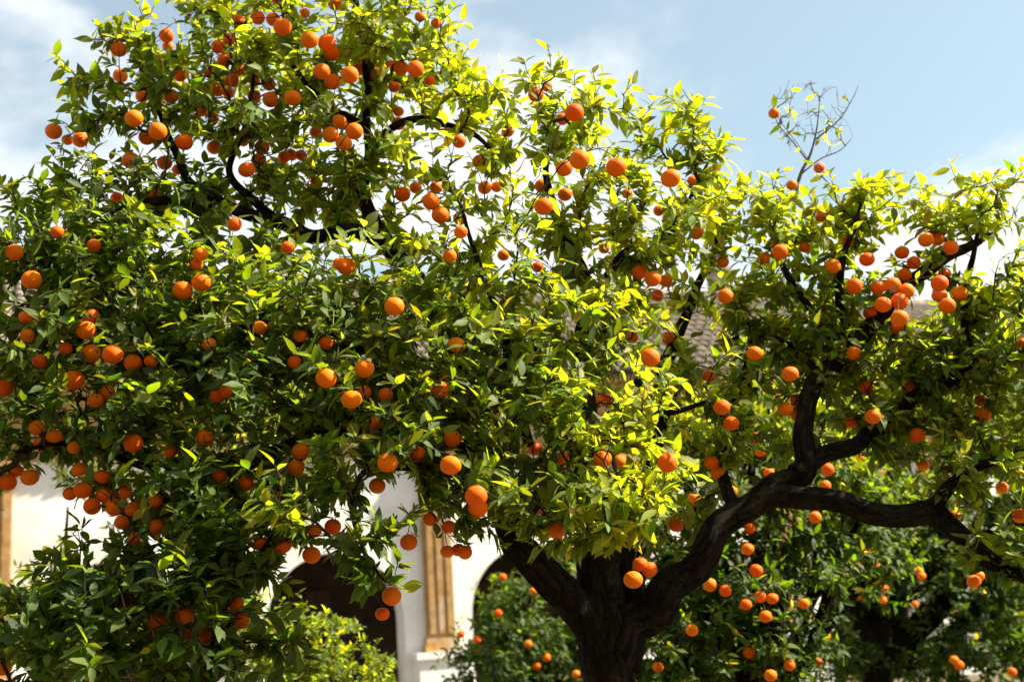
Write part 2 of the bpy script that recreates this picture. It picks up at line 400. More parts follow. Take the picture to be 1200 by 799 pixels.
# ridge caps
for i in range(int((UR-UL)/.9)):
    m = MB(); u = UL + i*.9; K = 6
    for a0, a1 in zip(np.linspace(0, math.pi, K+1)[:-1], np.linspace(0, math.pi, K+1)[1:]):
        z0 = ZT+RUN*math.tan(SL)-.05
        m.poly([fac(u, RV0-RUN+.17*math.cos(a0), z0+.2*math.sin(a0)), fac(u, RV0-RUN+.17*math.cos(a1), z0+.2*math.sin(a1)),
                fac(u+.93, RV0-RUN+.15*math.cos(a1), z0+.18*math.sin(a1)), fac(u+.93, RV0-RUN+.15*math.cos(a0), z0+.18*math.sin(a0))])
    m.build('ridge_tile', M['tile'], roof, True).parent = roof
# chimney seen over the ridge: find the spot on the ridge under pixel 843
us = np.linspace(UL, UR, 2000); pxs = np.array([pix(fac(u, RV0-RUN, ridge[2]))[0] for u in us]); uch = float(us[np.argmin(abs(pxs-843))])
m = MB(); zr = ridge[2]; vr = RV0-RUN
m.box((uch-.19, vr-.22, zr-.5), (uch+.19, vr+.22, zr+.62), fac); m.box((uch-.27, vr-.30, zr+.622), (uch+.27, vr+.30, zr+.72), fac)
m.box((uch-.14, vr-.15, zr+.722), (uch+.14, vr+.15, zr+1.08), fac); m.box((uch-.21, vr-.22, zr+1.082), (uch+.21, vr+.22, zr+1.16), fac)
m.build('chimney', M['chimney'], roof).parent = roof

# unseen wing added behind the camera to cut the sky fill on the tree
wing = empty('added_wing', (0, -7.5, 0))
tag(wing, 'unseen ochre wing added behind the camera to block sky light', 'building')
m = MB(); m.box((-26, -13, 0), (26, -7.5, 8.6)); m.build('wall', M['stone'], wing)
m = MB(); m.box((-26.4, -13.4, 8.603), (26.4, -7.0, 8.85)); m.build('cornice', M['stone'], wing)
m = MB(); zz = [(-26.8, -6.7, 8.853), (26.8, -6.7, 8.853), (26.8, -10.2, 10.6), (-26.8, -10.2, 10.6), (26.8, -13.8, 8.853), (-26.8, -13.8, 8.853)]
m.v = zz; m.f = [(0, 1, 2, 3), (3, 2, 4, 5), (0, 3, 5), (1, 4, 2), (0, 5, 4, 1)]; m.build('roof', M['tile'], wing)
for i in range(-6, 7):
    for z0 in (1.0, 5.0):
        m = MB(); m.box((i*3.9-.55, -7.497, z0), (i*3.9+.55, -7.42, z0+2.0)); wn = m.build('window', M['wood'], wing)
        m = MB(); m.box((i*3.9-.7, -7.496, z0-.16), (i*3.9+.7, -7.30, z0-.003)); m.build('sill', M['stone'], wn).parent = wn

# ------------------------------------------------------------------ leaves
def leaf_shape(var):
    """unit leaf along +x with folded midrib and drooping tip; returns V (n,3), F tris"""
    r = np.random.default_rng(100+var)
    ts = np.array([0.08, 0.14, 0.27, 0.45, 0.64, 0.82, 0.93]); hw = np.array([0.012, 0.055, 0.142, 0.180, 0.150, 0.075, 0.028])*r.uniform(.86, 1.14)
    fold = r.uniform(.10, .45); droop = r.uniform(.02, .50); twist = r.uniform(-.6, .6); wav = r.uniform(-.03, .03); bend = r.uniform(-.10, .10)
    V = [(0, 0.006, 0), (0, -0.006, 0)]; V = [(0, 0, 0)]
    for i, (t_, w_) in enumerate(zip(ts, hw)):
        for s in (-1, 0, 1):
            z = abs(s)*w_*fold + (wav*math.sin(11*t_+2*s))*abs(s)
            y = s*w_; ct, st = math.cos(twist*t_), math.sin(twist*t_)
            V.append((t_, y*ct - z*st + bend*t_*t_, y*st + z*ct))
    V.append((1, bend, 0)); V = np.array(V, float)
    V[:, 2] -= droop*V[:, 0]**2*0.7; V[:, 0] *= 1-droop*.12
    F = [(0, 2, 1), (0, 3, 2)]; K = len(ts)
    for i in range(K-1):
        a = 1+3*i; b = a+3
        F += [(a, a+1, b+1), (a, b+1, b), (a+1, a+2, b+2), (a+1, b+2, b+1)]
    a = 3*K-2; e = 3*K+1; F += [(a, a+1, e), (a+1, a+2, e)]
    return V, np.array([f for f in F])
NVAR = 9
LSHAPE = [leaf_shape(i) for i in range(NVAR)]
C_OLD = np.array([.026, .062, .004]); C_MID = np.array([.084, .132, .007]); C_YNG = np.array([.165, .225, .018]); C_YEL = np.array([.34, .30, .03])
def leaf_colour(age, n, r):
    """age 0 old and painted shade .. 1 young and painted sunlight"""
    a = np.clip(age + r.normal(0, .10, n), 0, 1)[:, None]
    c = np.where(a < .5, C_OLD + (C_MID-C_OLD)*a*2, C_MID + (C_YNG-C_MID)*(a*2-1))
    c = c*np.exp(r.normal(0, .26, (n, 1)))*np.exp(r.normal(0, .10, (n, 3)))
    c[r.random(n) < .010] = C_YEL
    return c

def norm(a): return a/np.maximum(np.linalg.norm(a, axis=-1, keepdims=True), 1e-9)

def grow(limb_paths, tips, r, wiggle=.13):
    """limb_paths: list of (pts, radii, attachable-from). Connects every tip to the nearest wood by a bent twig."""
    P = np.zeros((400000, 3)); par = np.full(400000, -1); m_ = 0; pen = np.zeros(400000)
    for pts, rad, ok in limb_paths:
        n_ = len(pts); P[m_:m_+n_] = pts; pen[m_:m_+n_] = np.where(ok, 0.0, 9.0); m_ += n_
    nl = m_
    d = np.array([np.min(np.sum((P[:nl]-t)**2, 1) + pen[:nl]) for t in tips])
    order = np.argsort(d); tipnode = np.zeros(len(tips), int)
    for i in order:
        t = tips[i]
        dd = np.sqrt(np.sum((P[:m_]-t)**2, 1)) + pen[:m_]
        dz = t[2]-P[:m_, 2]
        j = int(np.argmin(dd - .18*np.clip(dz, -.2, .3)))
        p = P[j]; L = float(np.linalg.norm(t-p)); k_ = max(2, int(L/.045))
        s = np.linspace(0, 1, k_+1)[1:, None]
        side = norm(np.cross(t-p, r.normal(0, 1, 3)))
        bend = side*r.normal(0, wiggle)*L + np.array([0, 0, r.uniform(-.02, .16)*L])
        pts = p + (t-p)*s + bend*np.sin(np.pi*s) + side*.02*L*np.sin(9*s+r.uniform(0, 6))*(1-s)
        P[m_:m_+k_] = pts; par[m_] = j; par[m_+1:m_+k_] = np.arange(m_, m_+k_-1)
        pen[m_:m_+k_] = np.linspace(0.0, .12, k_); m_ += k_; tipnode[i] = m_-1
    cnt = np.zeros(m_); cnt[tipnode] = 1
    for i in range(m_-1, nl-1, -1): cnt[par[i]] += cnt[i]
    rad = .0016*np.sqrt(np.maximum(cnt, 1))**1.02
    return P[:m_], par[:m_], rad, nl, tipnode

def twig_mesh(name, P, par, rad, nl, mat, sides=5):
    idx = np.arange(nl, len(P)); a = P[par[idx]]; b = P[idx]
    ra = np.minimum(np.where(par[idx] < nl, rad[idx]*1.25, rad[par[idx]]), rad[idx]*1.5); rb = rad[idx]
    d = norm(b-a); h = np.where(np.abs(d[:, 2:3]) < .9, np.array([[0, 0, 1.0]]), np.array([[1.0, 0, 0]]))
    x = norm(np.cross(d, h)); y = np.cross(d, x)
    a = a - d*ra[:, None]*.4; b = b + d*rb[:, None]*.4
    ang = np.linspace(0, 2*np.pi, sides, endpoint=False)
    ring = x[:, None]*np.cos(ang)[None, :, None] + y[:, None]*np.sin(ang)[None, :, None]
    V = np.concatenate([a[:, None]+ring*ra[:, None, None], b[:, None]+ring*rb[:, None, None]], 1)
    base = (np.arange(len(idx))*2*sides)[:, None]
    F = []
    for i in range(sides):
        j = (i+1) % sides
        F.append(np.stack([base[:, 0]+i, base[:, 0]+j, base[:, 0]+sides+j, base[:, 0]+sides+i], 1))
    return mesh_np(name, V.reshape(-1, 3), np.concatenate(F), mat)

def catmull(pts, step=.026):
    pts = np.array(pts, float); p = np.vstack([2*pts[0]-pts[1], pts, 2*pts[-1]-pts[-2]]); out = []
    for i in range(1, len(p)-2):
        L = np.linalg.norm(p[i+1, :3]-p[i, :3]); k_ = max(2, int(L/step))
        for t in np.linspace(0, 1, k_, endpoint=False):
            out.append(.5*((2*p[i]) + (-p[i-1]+p[i+1])*t + (2*p[i-1]-5*p[i]+4*p[i+1]-p[i+2])*t*t + (-p[i-1]+3*p[i]-3*p[i+1]+p[i+2])*t**3))
    out.append(p[-2]); return np.array(out)

def limb_mesh(name, path, mat, seed, sides=18, rough=.10, wob=.25):
    """path (n,4): x y z r -> tapering bough with ridged, knotty bark"""
    r = np.random.default_rng(seed); n_ = len(path); C = path[:, :3].copy(); R = path[:, 3]
    s = np.concatenate([[0], np.cumsum(np.linalg.norm(np.diff(C, axis=0), axis=1))])
    for ax in range(3):
        C[:, ax] += wob*R*(.5*np.sin(s*9+r.uniform(0, 6)) + .35*np.sin(s*21+r.uniform(0, 6)))*np.minimum(1, np.arange(n_)/6)
    d = norm(np.gradient(C, axis=0)); x = norm(np.cross(d[0], [.3, .9, .1])); X = []
    for i in range(n_):
        x = norm(x - d[i]*np.dot(x, d[i])); X.append(x)
    X = np.array(X); Y = np.cross(d, X); ang = np.linspace(0, 2*np.pi, sides, endpoint=False)
    ph = r.uniform(0, 6, 8)
    ridge_ = (np.sin(3*ang[None]+ph[0]+s[:, None]*2.5) + .8*np.sin(5*ang[None]+ph[1]-s[:, None]*4) + .5*np.sin(8*ang[None]+ph[2]+s[:, None]*6)
              + .9*np.sin(ang[None]+ph[3]+s[:, None]*11)*np.sin(s[:, None]*17+ph[4]))
    fis = 0
    if sides > 20:                           # long fissured plates of old bark
        for kf in (7, 11, 16, 23):
            fis = fis - np.abs(np.sin(kf*ang[None]/2 + r.uniform(0, 6) + 1.3*np.sin(s[:, None]*r.uniform(3, 7)+r.uniform(0, 6)) + .6*np.sin(s[:, None]*r.uniform(13, 25))))**.6*(.9/kf**.35)
        fis = fis*np.clip(.6+.6*np.sin(s[:, None]*5+ang[None]*2+ph[5]), .2, 1.2)
    rr = R[:, None]*(1.10 + rough*ridge_*.6 + .15*fis + r.normal(0, .032 if sides > 20 else .022, (n_, sides)))
    V = C[:, None] + X[:, None]*(np.cos(ang)[None]*rr)[..., None] + Y[:, None]*(np.sin(ang)[None]*rr)[..., None]
    V = V.reshape(-1, 3); F = []
    i = np.arange(n_-1)[:, None]*sides; j = np.arange(sides)[None]; jn = (np.arange(sides)+1)[None] % sides
    F = np.stack([(i+j).ravel(), (i+jn).ravel(), (i+sides+jn).ravel(), (i+sides+j).ravel()], 1)
    V = np.vstack([V, C[0], C[-1]+d[-1]*R[-1]*.5]); c0, c1 = len(V)-2, len(V)-1
    capF = [(c0, (k_+1) % sides, k_, k_) for k_ in range(sides)] + [(c1, (n_-1)*sides+k_, (n_-1)*sides+(k_+1) % sides, (n_-1)*sides+(k_+1) % sides) for k_ in range(sides)]
    me = bpy.data.meshes.new(name)
    me.from_pydata([tuple(v) for v in V], [], [tuple(f) for f in F] + [f[:3] for f in capF]); me.update(); me.materials.append(mat)
    for p in me.polygons: p.use_smooth = True
    bc = np.zeros((len(V), 3), np.float32); ring = np.stack([np.cos(ang)[None]*R[:, None], np.sin(ang)[None]*R[:, None], np.repeat(s[:, None]*.24, sides, 1)], -1)
    bc[:n_*sides] = ring.reshape(-1, 3) + r.uniform(0, 4, 3)
    at_ = me.attributes.new('barkco', 'FLOAT_VECTOR', 'POINT'); at_.data.foreach_set('vector', bc.ravel())
    return me

def shoot_leaves(P, par, tipnode, age_lights, counts, r, size=(.062, .098), spread=.20, up=.8, maxn=7):
    """leaves along the last stretch of every shoot: base point, direction, normal, length, colour"""
    B = []; D = []; Nn = []; L = []; Cc = []
    for tn, age, k_ in zip(tipnode, age_lights, counts):
        if k_ == 0: continue
        chain = [tn]; L0 = 0
        while len(chain) < maxn and par[chain[-1]] >= 0 and L0 < spread:
            q = par[chain[-1]]; L0 += np.linalg.norm(P[chain[-1]]-P[q]); chain.append(q)
        C = P[chain]; d0 = norm(C[0]-C[-1])
        f = np.sort(r.random(k_)**1.35)*(len(chain)-1); i0 = np.minimum(f.astype(int), len(chain)-2); fr = (f-i0)[:, None]
        base = C[i0]*(1-fr) + C[i0+1]*fr
        ph = np.arange(k_)*2.4 + r.uniform(0, 6)
        h = np.array([0, 0, 1.0]) if abs(d0[2]) < .85 else np.array([1.0, 0, 0])
        x = norm(np.cross(d0, h)); y = np.cross(d0, x)
        radial = x[None]*np.cos(ph)[:, None] + y[None]*np.sin(ph)[:, None]
        dirn = norm(d0[None]*r.uniform(.25, .95, (k_, 1)) + radial*.85 + np.array([0, 0, -.22]) + r.normal(0, .22, (k_, 3)))
        nr = norm(np.array([.25, -.12, up]) + d0[None]*.5 - radial*.15 + r.normal(0, .42, (k_, 3)))
        nr = norm(nr - dirn*np.sum(nr*dirn, 1, keepdims=True))
        B.append(base); D.append(dirn); Nn.append(nr)
        L.append(r.uniform(size[0], size[1], k_)*(.82+.18*(1-f/len(chain)))); Cc.append(leaf_colour(age, k_, r))
    return np.concatenate(B), np.concatenate(D), np.concatenate(Nn), np.concatenate(L), np.concatenate(Cc)

def leaves_mesh(name, LB, LD, LN, LL, LC, var, mat):
    Vs = []; Fs = []; Cs = []; off = 0
    for v in range(NVAR):
        s = np.where(var == v)[0]
        if len(s) == 0: continue
        SV, SF = LSHAPE[v]
        yy = np.cross(LN[s], LD[s])
        V = LB[s][:, None] + LL[s][:, None, None]*(SV[None, :, 0:1]*LD[s][:, None] + SV[None, :, 1:2]*yy[:, None] + SV[None, :, 2:3]*LN[s][:, None])
        F = SF[None] + (np.arange(len(s))*len(SV))[:, None, None] + off
        off += len(s)*len(SV)
        Vs.append(V.reshape(-1, 3)); Fs.append(F.reshape(-1, 3)); Cs.append(np.repeat(LC[s], len(SV), 0))
    return mesh_np(name, np.concatenate(Vs), np.concatenate(Fs), mat, True, np.concatenate(Cs))

def sample_blobs(blobs, r, gaps=(), gain=1.0):
    """blobs: px, py, rx, ry (pixels), Y, rY (m), shoots per cubic metre, age -> shoot tips"""
    pts = []; age_lights = []
    for (px, py, rx, ry, Y, rY, dens, age) in blobs:
        a, b = rx*Y/FPX, ry*Y/FPX; vol = 4/3*math.pi*a*b*rY; k_ = max(3, int(vol*dens*gain))
        q = norm(r.normal(0, 1, (k_, 3)))*(r.random((k_, 1))**.42)*(1+.10*r.normal(0, 1, (k_, 1)))
        c = at(px, py, Y); rad_ = r.uniform(0, 6)
        p = c + q[:, 0:1]*a*np.array([1, 0, 0]) + q[:, 1:2]*rY*np.array([0, 1, 0]) + q[:, 2:3]*b*np.array([0, 0, 1])
        pts.append(p); age_lights.append(np.clip(age + .22*q[:, 2] + r.normal(0, .16, k_), 0, 1))
    pts = np.concatenate(pts); age_lights = np.concatenate(age_lights)
    keep = np.ones(len(pts), bool)
    for (px, py, rx, ry, Y, rY, f) in gaps:       # open pockets in the crown
        e = np.sum(((pts - at(px, py, Y))/np.array([rx*Y/FPX, rY, ry*Y/FPX]))**2, 1)
        keep &= ~((e < 1) & (r.random(len(pts)) < f))
    pts, age_lights = pts[keep], age_lights[keep]
    # thin shoots that crowd one another
    cell = {}; out = []
    for i in r.permutation(len(pts)):
        key = tuple((pts[i]/.045).astype(int))
        if key in cell: continue
        cell[key] = 1; out.append(i)
    return pts[out], age_lights[out]


# ------------------------------------------------------------------ the fruit: photo x, y, diameter in px (sets the distance)
MAIN_FRUIT = """139 58 19;195 42 17;197 55 13;279 26 18;302 21 17;320 23 16;331 32 21;363 47 21;383 50 20;389 62 19;325 0 13;393 5 17;357 16 12;
269 46 15;255 55 16;263 71 17;279 81 17;271 94 18;245 86 13;211 89 15;141 89 17;167 113 16;200 113 18;255 106 16;268 109 15;298 95 14;315 99 16;
317 117 19;343 115 20;298 113 16;377 84 20;390 96 19;157 139 21;172 161 19;185 154 21;216 167 20;251 173 17;63 154 19;94 164 18;79 164 13;153 188 20;
193 191 18;208 199 12;182 231 19;289 199 20;303 188 18;307 173 18;285 166 13;333 184 15;342 182 14;353 182 14;387 158 20;370 155 15;397 143 19;137 232 15;
370 213 12;275 263 17;250 139 12;237 131 13;492 20 12;511 28 12;487 81 20;470 80 18;458 77 13;438 87 18;423 81 17;410 88 21;462 102 15;504 95 12;467 145 17;
415 154 21;403 168 20;402 144 18;467 131 12;472 228 19;487 220 15;505 236 21;511 220 16;516 252 21;539 256 17;562 190 18;538 166 17;568 220 17;582 219 14;
595 154 15;628 111 19;641 102 12;673 132 23;659 140 15;679 187 25;661 197 21;722 196 25;637 242 23;635 218 18;662 228 18;786 209 24;735 227 13;772 247 12;
907 133 13;960 197 11;928 217 11;962 253 15;812 212 14;17 296 20;37 328 23;67 272 14;110 288 16;214 340 23;236 331 23;235 298 18;230 310 16;
337 290 11;398 309 15;31 372 18;32 393 17;107 370 18;101 387 23;107 414 22;132 415 24;156 425 21;177 423 16;77 408 12;47 423 18;87 445 23;112 469 19;125 460 19;
5 455 20;245 403 12;304 384 18;352 393 16;382 402 15;382 443 25;345 424 13;265 458 16;255 463 18;43 501 18;64 512 19;50 520 20;87 524 15;156 519 23;200 529 15;
240 513 21;353 528 21;405 312 22;462 359 24;540 272 12;527 300 12;590 299 15;630 313 15;708 291 13;749 319 19;765 327 20;780 329 17;770 346 15;535 404 21;
427 432 24;412 468 25;427 459 16;452 462 18;516 457 21;762 419 23;783 396 17;741 395 15;698 471 18;709 469 18;695 486 16;439 496 16;530 514 22;490 530 16;
627 526 18;705 537 21;816 273 17;847 307 15;850 347 19;896 303 15;914 295 19;943 290 13;976 312 18;993 284 11;1016 304 18;1001 335 19;1057 296 17;1085 281 18;
1099 280 16;1114 290 18;1071 308 16;1060 322 17;1046 334 19;1062 341 19;1029 337 18;1035 357 20;1054 353 20;1054 373 21;1020 367 17;1033 372 13;1051 384 17;
1101 332 20;1101 346 18;1110 358 19;1125 344 18;1107 321 15;884 414 19;926 438 20;1001 414 18;1198 403 14;830 441 15;846 477 20;857 496 19;934 469 17;921 479 18;
934 487 12;1015 454 16;1023 488 19;998 495 15;1067 452 14;1149 469 14;1152 486 18;1075 510 18;9 565 20;35 559 21;18 551 16;97 574 21;82 578 15;108 593 20;
123 580 21;134 594 21;156 596 19;143 612 18;183 587 17;184 617 19;158 631 17;93 550 18;120 558 18;147 577 16;257 558 18;352 533 18;347 548 20;289 567 17;
329 582 15;306 637 19;331 638 22;390 617 20;369 622 12;365 650 22;146 702 20;185 729 23;215 720 24;216 744 15;243 745 20;282 727 21;276 707 18;3 781 20;
454 542 25;528 545 26;488 535 17;442 569 20;558 581 27;560 595 24;504 608 17;526 617 14;524 646 14;537 644 14;545 647 14;479 635 21;459 698 23;448 719 13;
631 595 17;652 621 22;659 538 19;706 538 23;725 541 19;782 542 24;702 604 16;750 661 19;761 667 19;742 679 23;734 666 17;792 615 17;834 542 18;841 554 18;
1141 681 16;1147 675 12;1174 571 14;1119 604 14;1195 604 18;1082 545 14"""
# fruit of the trees behind: x, y, distance
BACK_FRUIT = {'left': "589 676;584 718;625 692;559 749;540 743;619 754;640 770;629 780;675 789",
 'right': "813 584;825 589;857 575;901 554;883 513;891 529;823 528;940 563;967 569;970 550;955 606;879 619;876 643;886 668;832 685;850 692;874 708;891 699;905 701;942 707;878 764;811 738;897 722;771 781;925 779;903 791",
 'far': "997 658;1003 662;1015 645;1030 665;1076 669;1080 675;1023 687;1036 690;1007 698;1035 704;1072 708;968 746;959 775;950 769;1118 773;1124 779;1186 787;1009 537;1002 572;1031 554"}
def parse(s): return [tuple(float(q) for q in e.split()) for e in s.replace('\n', '').split(';') if e.strip()]

fruit = []                                   # centre, radius, tree, photo x, y
for (x, y, d) in parse(MAIN_FRUIT):
    Y = float(np.clip(4.35 + (.073*FPX/d - 4.35)*.62, 4.05, 4.65 if (x < 560 and y > 260) else 5.6)); c = at(x, y, Y)
    fruit.append([c, float(np.clip(d*np.linalg.norm(c-CAM)*.97/FPX/2, .026, .040)), 'main', x, y])
for tr, Yb in (('left', 11.1), ('right', 7.25), ('far', 10.2)):
    for (x, y) in parse(BACK_FRUIT[tr]):
        c = at(x, y, Yb + rng.uniform(-.25, .25)); fruit.append([c, rng.uniform(.032, .038), tr, x, y])
for _ in range(25):                          # fruits that would cut into one another slide apart
    for i in range(len(fruit)):
        for j in range(i):
            a, b = fruit[i], fruit[j]; dv = a[0]-b[0]; dist = np.linalg.norm(dv); need = (a[1]+b[1])*.985
            if dist < need:
                far, near = (a, b) if a[0][1] >= b[0][1] else (b, a)
                far[0] = far[0] + norm(far[0]-CAM)*(need-dist)*.7; near[0] = near[0] - norm(near[0]-CAM)*(need-dist)*.2

# ------------------------------------------------------------------ the big orange tree
def limb(pts):          # px, py, Y, radius -> x y z r
    return catmull([(*at(p[0], p[1], p[2]), p[3]) for p in pts])
base_c = at(712, 800, 5.4)
tb = np.array([base_c[0]-.03, base_c[1], 0.0])
trunk_pts = [(*(tb+[0, 0, -.05]), .21), (*(tb+[.0, 0, .12]), .165), (*(tb+[.0, 0, .6]), .135)] + [(*at(p[0], p[1], p[2]), p[3]) for p in
    ((715, 800, 5.4, .108), (712, 750, 5.4, .108), (705, 700, 5.4, .088), (699, 640, 5.38, .075), (695, 580, 5.3, .062), (690, 520, 5.25, .055), (682, 450, 5.2, .045),
     (686, 385, 5.2, .038), (690, 345, 5.2, .032), (668, 295, 5.2, .026), (652, 255, 5.2, .020), (640, 200, 5.2, .013), (645, 150, 5.2, .007))]
LIMBS = [('trunk', catmull(trunk_pts)),
 ('bough', limb([(714, 790, 5.40, .085), (682, 735, 5.36, .074), (648, 685, 5.32, .071), (616, 640, 5.28, .063), (586, 598, 5.25, .054), (566, 545, 5.25, .048), (550, 480, 5.25, .044), (533, 405, 5.28, .041),
    (503, 345, 5.3, .039), (455, 285, 5.32, .035), (425, 238, 5.35, .027), (432, 180, 5.35, .021), (430, 120, 5.38, .017), (428, 60, 5.4, .017), (418, 0, 5.4, .012), (410, -50, 5.4, .006)])),
 ('bough', limb([(722, 775, 5.40, .082), (758, 715, 5.36, .078), (808, 665, 5.34, .062), (858, 612, 5.34, .053), (905, 572, 5.36, .048), (938, 545, 5.40, .048), (945, 500, 5.44, .042), (952, 458, 5.48, .038),
    (1000, 405, 5.55, .036), (1050, 350, 5.62, .032), (1100, 305, 5.62, .030), (1135, 288, 5.62, .020), (1170, 265, 5.6, .009)])),
 ('bough', limb([(890, 585, 5.36, .046), (930, 576, 5.30, .045), (975, 588, 5.26, .043), (1020, 603, 5.22, .042), (1060, 608, 5.20, .042), (1092, 596, 5.20, .046), (1112, 606, 5.20, .040), (1140, 640, 5.15, .032), (1180, 668, 5.1, .033), (1240, 690, 5.0, .026), (1300, 690, 4.9, .014)])),
 ('bough', limb([(930, 556, 5.38, .038), (975, 530, 5.44, .034), (1010, 516, 5.46, .032), (1040, 490, 5.48, .030), (1075, 465, 5.5, .027), (1105, 450, 5.5, .024), (1150, 428, 5.48, .020), (1200, 412, 5.45, .015), (1260, 390, 5.4, .008)])),
 ('bough', limb([(1092, 598, 5.20, .030), (1112, 572, 5.18, .026), (1145, 545, 5.15, .020), (1185, 535, 5.1, .014), (1230, 520, 5.1, .007)])),
 ('bough', limb([(1002, 403, 5.55, .020), (984, 360, 5.52, .017), (985, 310, 5.5, .014), (1000, 270, 5.5, .010), (1010, 235, 5.5, .006)])),
 ('bough', limb([(985, 415, 5.54, .020), (950, 365, 5.56, .017), (918, 315, 5.58, .014), (905, 270, 5.6, .010), (890, 225, 5.6, .006)])),
 ('bough', limb([(960, 440, 5.5, .022), (925, 405, 5.6, .018), (890, 392, 5.7, .014), (850, 400, 5.75, .008)])),
 ('bough', limb([(1148, 430, 5.48, .018), (1131, 385, 5.5, .016), (1134, 330, 5.5, .014), (1141, 295, 5.5, .010), (1150, 250, 5.5, .006)])),
 ('bough', limb([(455, 285, 5.32, .032), (418, 272, 5.3, .030), (365, 274, 5.28, .028), (330, 261, 5.25, .028), (290, 250, 5.22, .025), (258, 238, 5.2, .022), (222, 212, 5.2, .017), (205, 180, 5.2, .016), (190, 140, 5.2, .010), (165, 80, 5.2, .006)])),
 ('bough', limb([(262, 242, 5.2, .022), (200, 236, 5.15, .019), (150, 246, 5.1, .016), (105, 268, 5.0, .013), (50, 300, 4.95, .009), (10, 300, 4.9, .005)])),
 ('bough', limb([(330, 262, 5.26, .020), (300, 236, 5.3, .018), (268, 200, 5.35, .014), (290, 140, 5.4, .010), (300, 70, 5.4, .006)])),
 ('bough', limb([(556, 500, 5.25, .042), (510, 440, 5.12, .036), (450, 408, 5.0, .032), (385, 402, 4.95, .027), (310, 425, 4.85, .021), (240, 420, 4.8, .017), (170, 385, 4.8, .012), (110, 350, 4.8, .007)])),
 ('bough', limb([(562, 535, 5.25, .036), (500, 505, 5.05, .031), (420, 500, 4.9, .027), (320, 530, 4.8, .022), (230, 560, 4.75, .018), (165, 620, 4.7, .014), (140, 700, 4.6, .010), (120, 770, 4.55, .006)])),
 ('bough', limb([(320, 530, 4.8, .018), (330, 600, 4.7, .014), (300, 660, 4.6, .011), (260, 720, 4.55, .008), (240, 790, 4.5, .005)])),
 ('bough', limb([(230, 560, 4.75, .015), (150, 540, 4.7, .012), (80, 520, 4.65, .009), (20, 530, 4.6, .005)])),
 ('bough', limb([(432, 180, 5.35, .018), (465, 145, 5.3, .016), (495, 138, 5.28, .015), (525, 147, 5.27, .014), (555, 158, 5.25, .011), (580, 180, 5.2, .006)])),
 ('bough', limb([(430, 150, 5.36, .017), (380, 120, 5.4, .014), (340, 70, 5.4, .010), (330, 10, 5.4, .006)])),
 ('bough', limb([(688, 365, 5.2, .024), (715, 320, 5.22, .018), (738, 292, 5.25, .014), (770, 290, 5.3, .011), (805, 240, 5.35, .008), (830, 190, 5.4, .005)])),
 ('bough', limb([(690, 540, 5.28, .034), (722, 492, 5.4, .031), (755, 446, 5.5, .028), (790, 404, 5.6, .026), (806, 368, 5.65, .021), (826, 318, 5.7, .015), (842, 270, 5.7, .009), (850, 220, 5.7, .005)])),
 ('bough', limb([(718, 500, 5.38, .018), (745, 478, 5.35, .016), (790, 482, 5.3, .012), (830, 470, 5.3, .007)])),
 ('bough', limb([(866, 604, 5.34, .028), (848, 560, 5.45, .024), (848, 505, 5.55, .021), (868, 450, 5.6, .016), (880, 400, 5.65, .010), (870, 350, 5.7, .005)])),
 ('bough', limb([(603, 620, 5.26, .030), (640, 580, 5.0, .024), (680, 575, 4.8, .018), (720, 590, 4.65, .012), (760, 600, 4.6, .006)])),
 ('bough', limb([(575, 570, 5.25, .034), (560, 560, 5.0, .028), (520, 550, 4.8, .022), (470, 545, 4.6, .016), (425, 555, 4.5, .010), (412, 600, 4.42, .006), (430, 650, 4.38, .005), (452, 682, 4.36, .003)])),
 ('bough', limb([(620, 520, 5.2, .02), (600, 450, 5.0, .018), (590, 380, 4.95, .014), (560, 310, 4.95, .010), (540, 240, 5.0, .006)])),
]
LIMBS.append(('bough', limb([(722, 775, 5.45, .075), (732, 720, 5.50, .072), (738, 665, 5.55, .064), (745, 610, 5.65, .050), (760, 550, 5.75, .036), (775, 500, 5.85, .024), (800, 450, 5.9, .012)])))
LIMBS.append(('cut_stub', limb([(684, 384, 5.2, .030), (700, 379, 5.12, .030), (720, 380, 5.06, .029)])))
tree = empty('orange_tree', tuple(tb))
tag(tree, 'big old orange tree with forked dark trunk, laden with ripe fruit', 'tree')
r1 = np.random.default_rng(5)
for i, (nm, path) in enumerate(LIMBS):
    link(nm, limb_mesh(nm, path, M['bark'], 40+i, 56 if path[:, 3].max() > .05 else 14, rough=.13 if path[:, 3].max() > .05 else .09, wob=.12 if nm == 'trunk' else .5), tree)

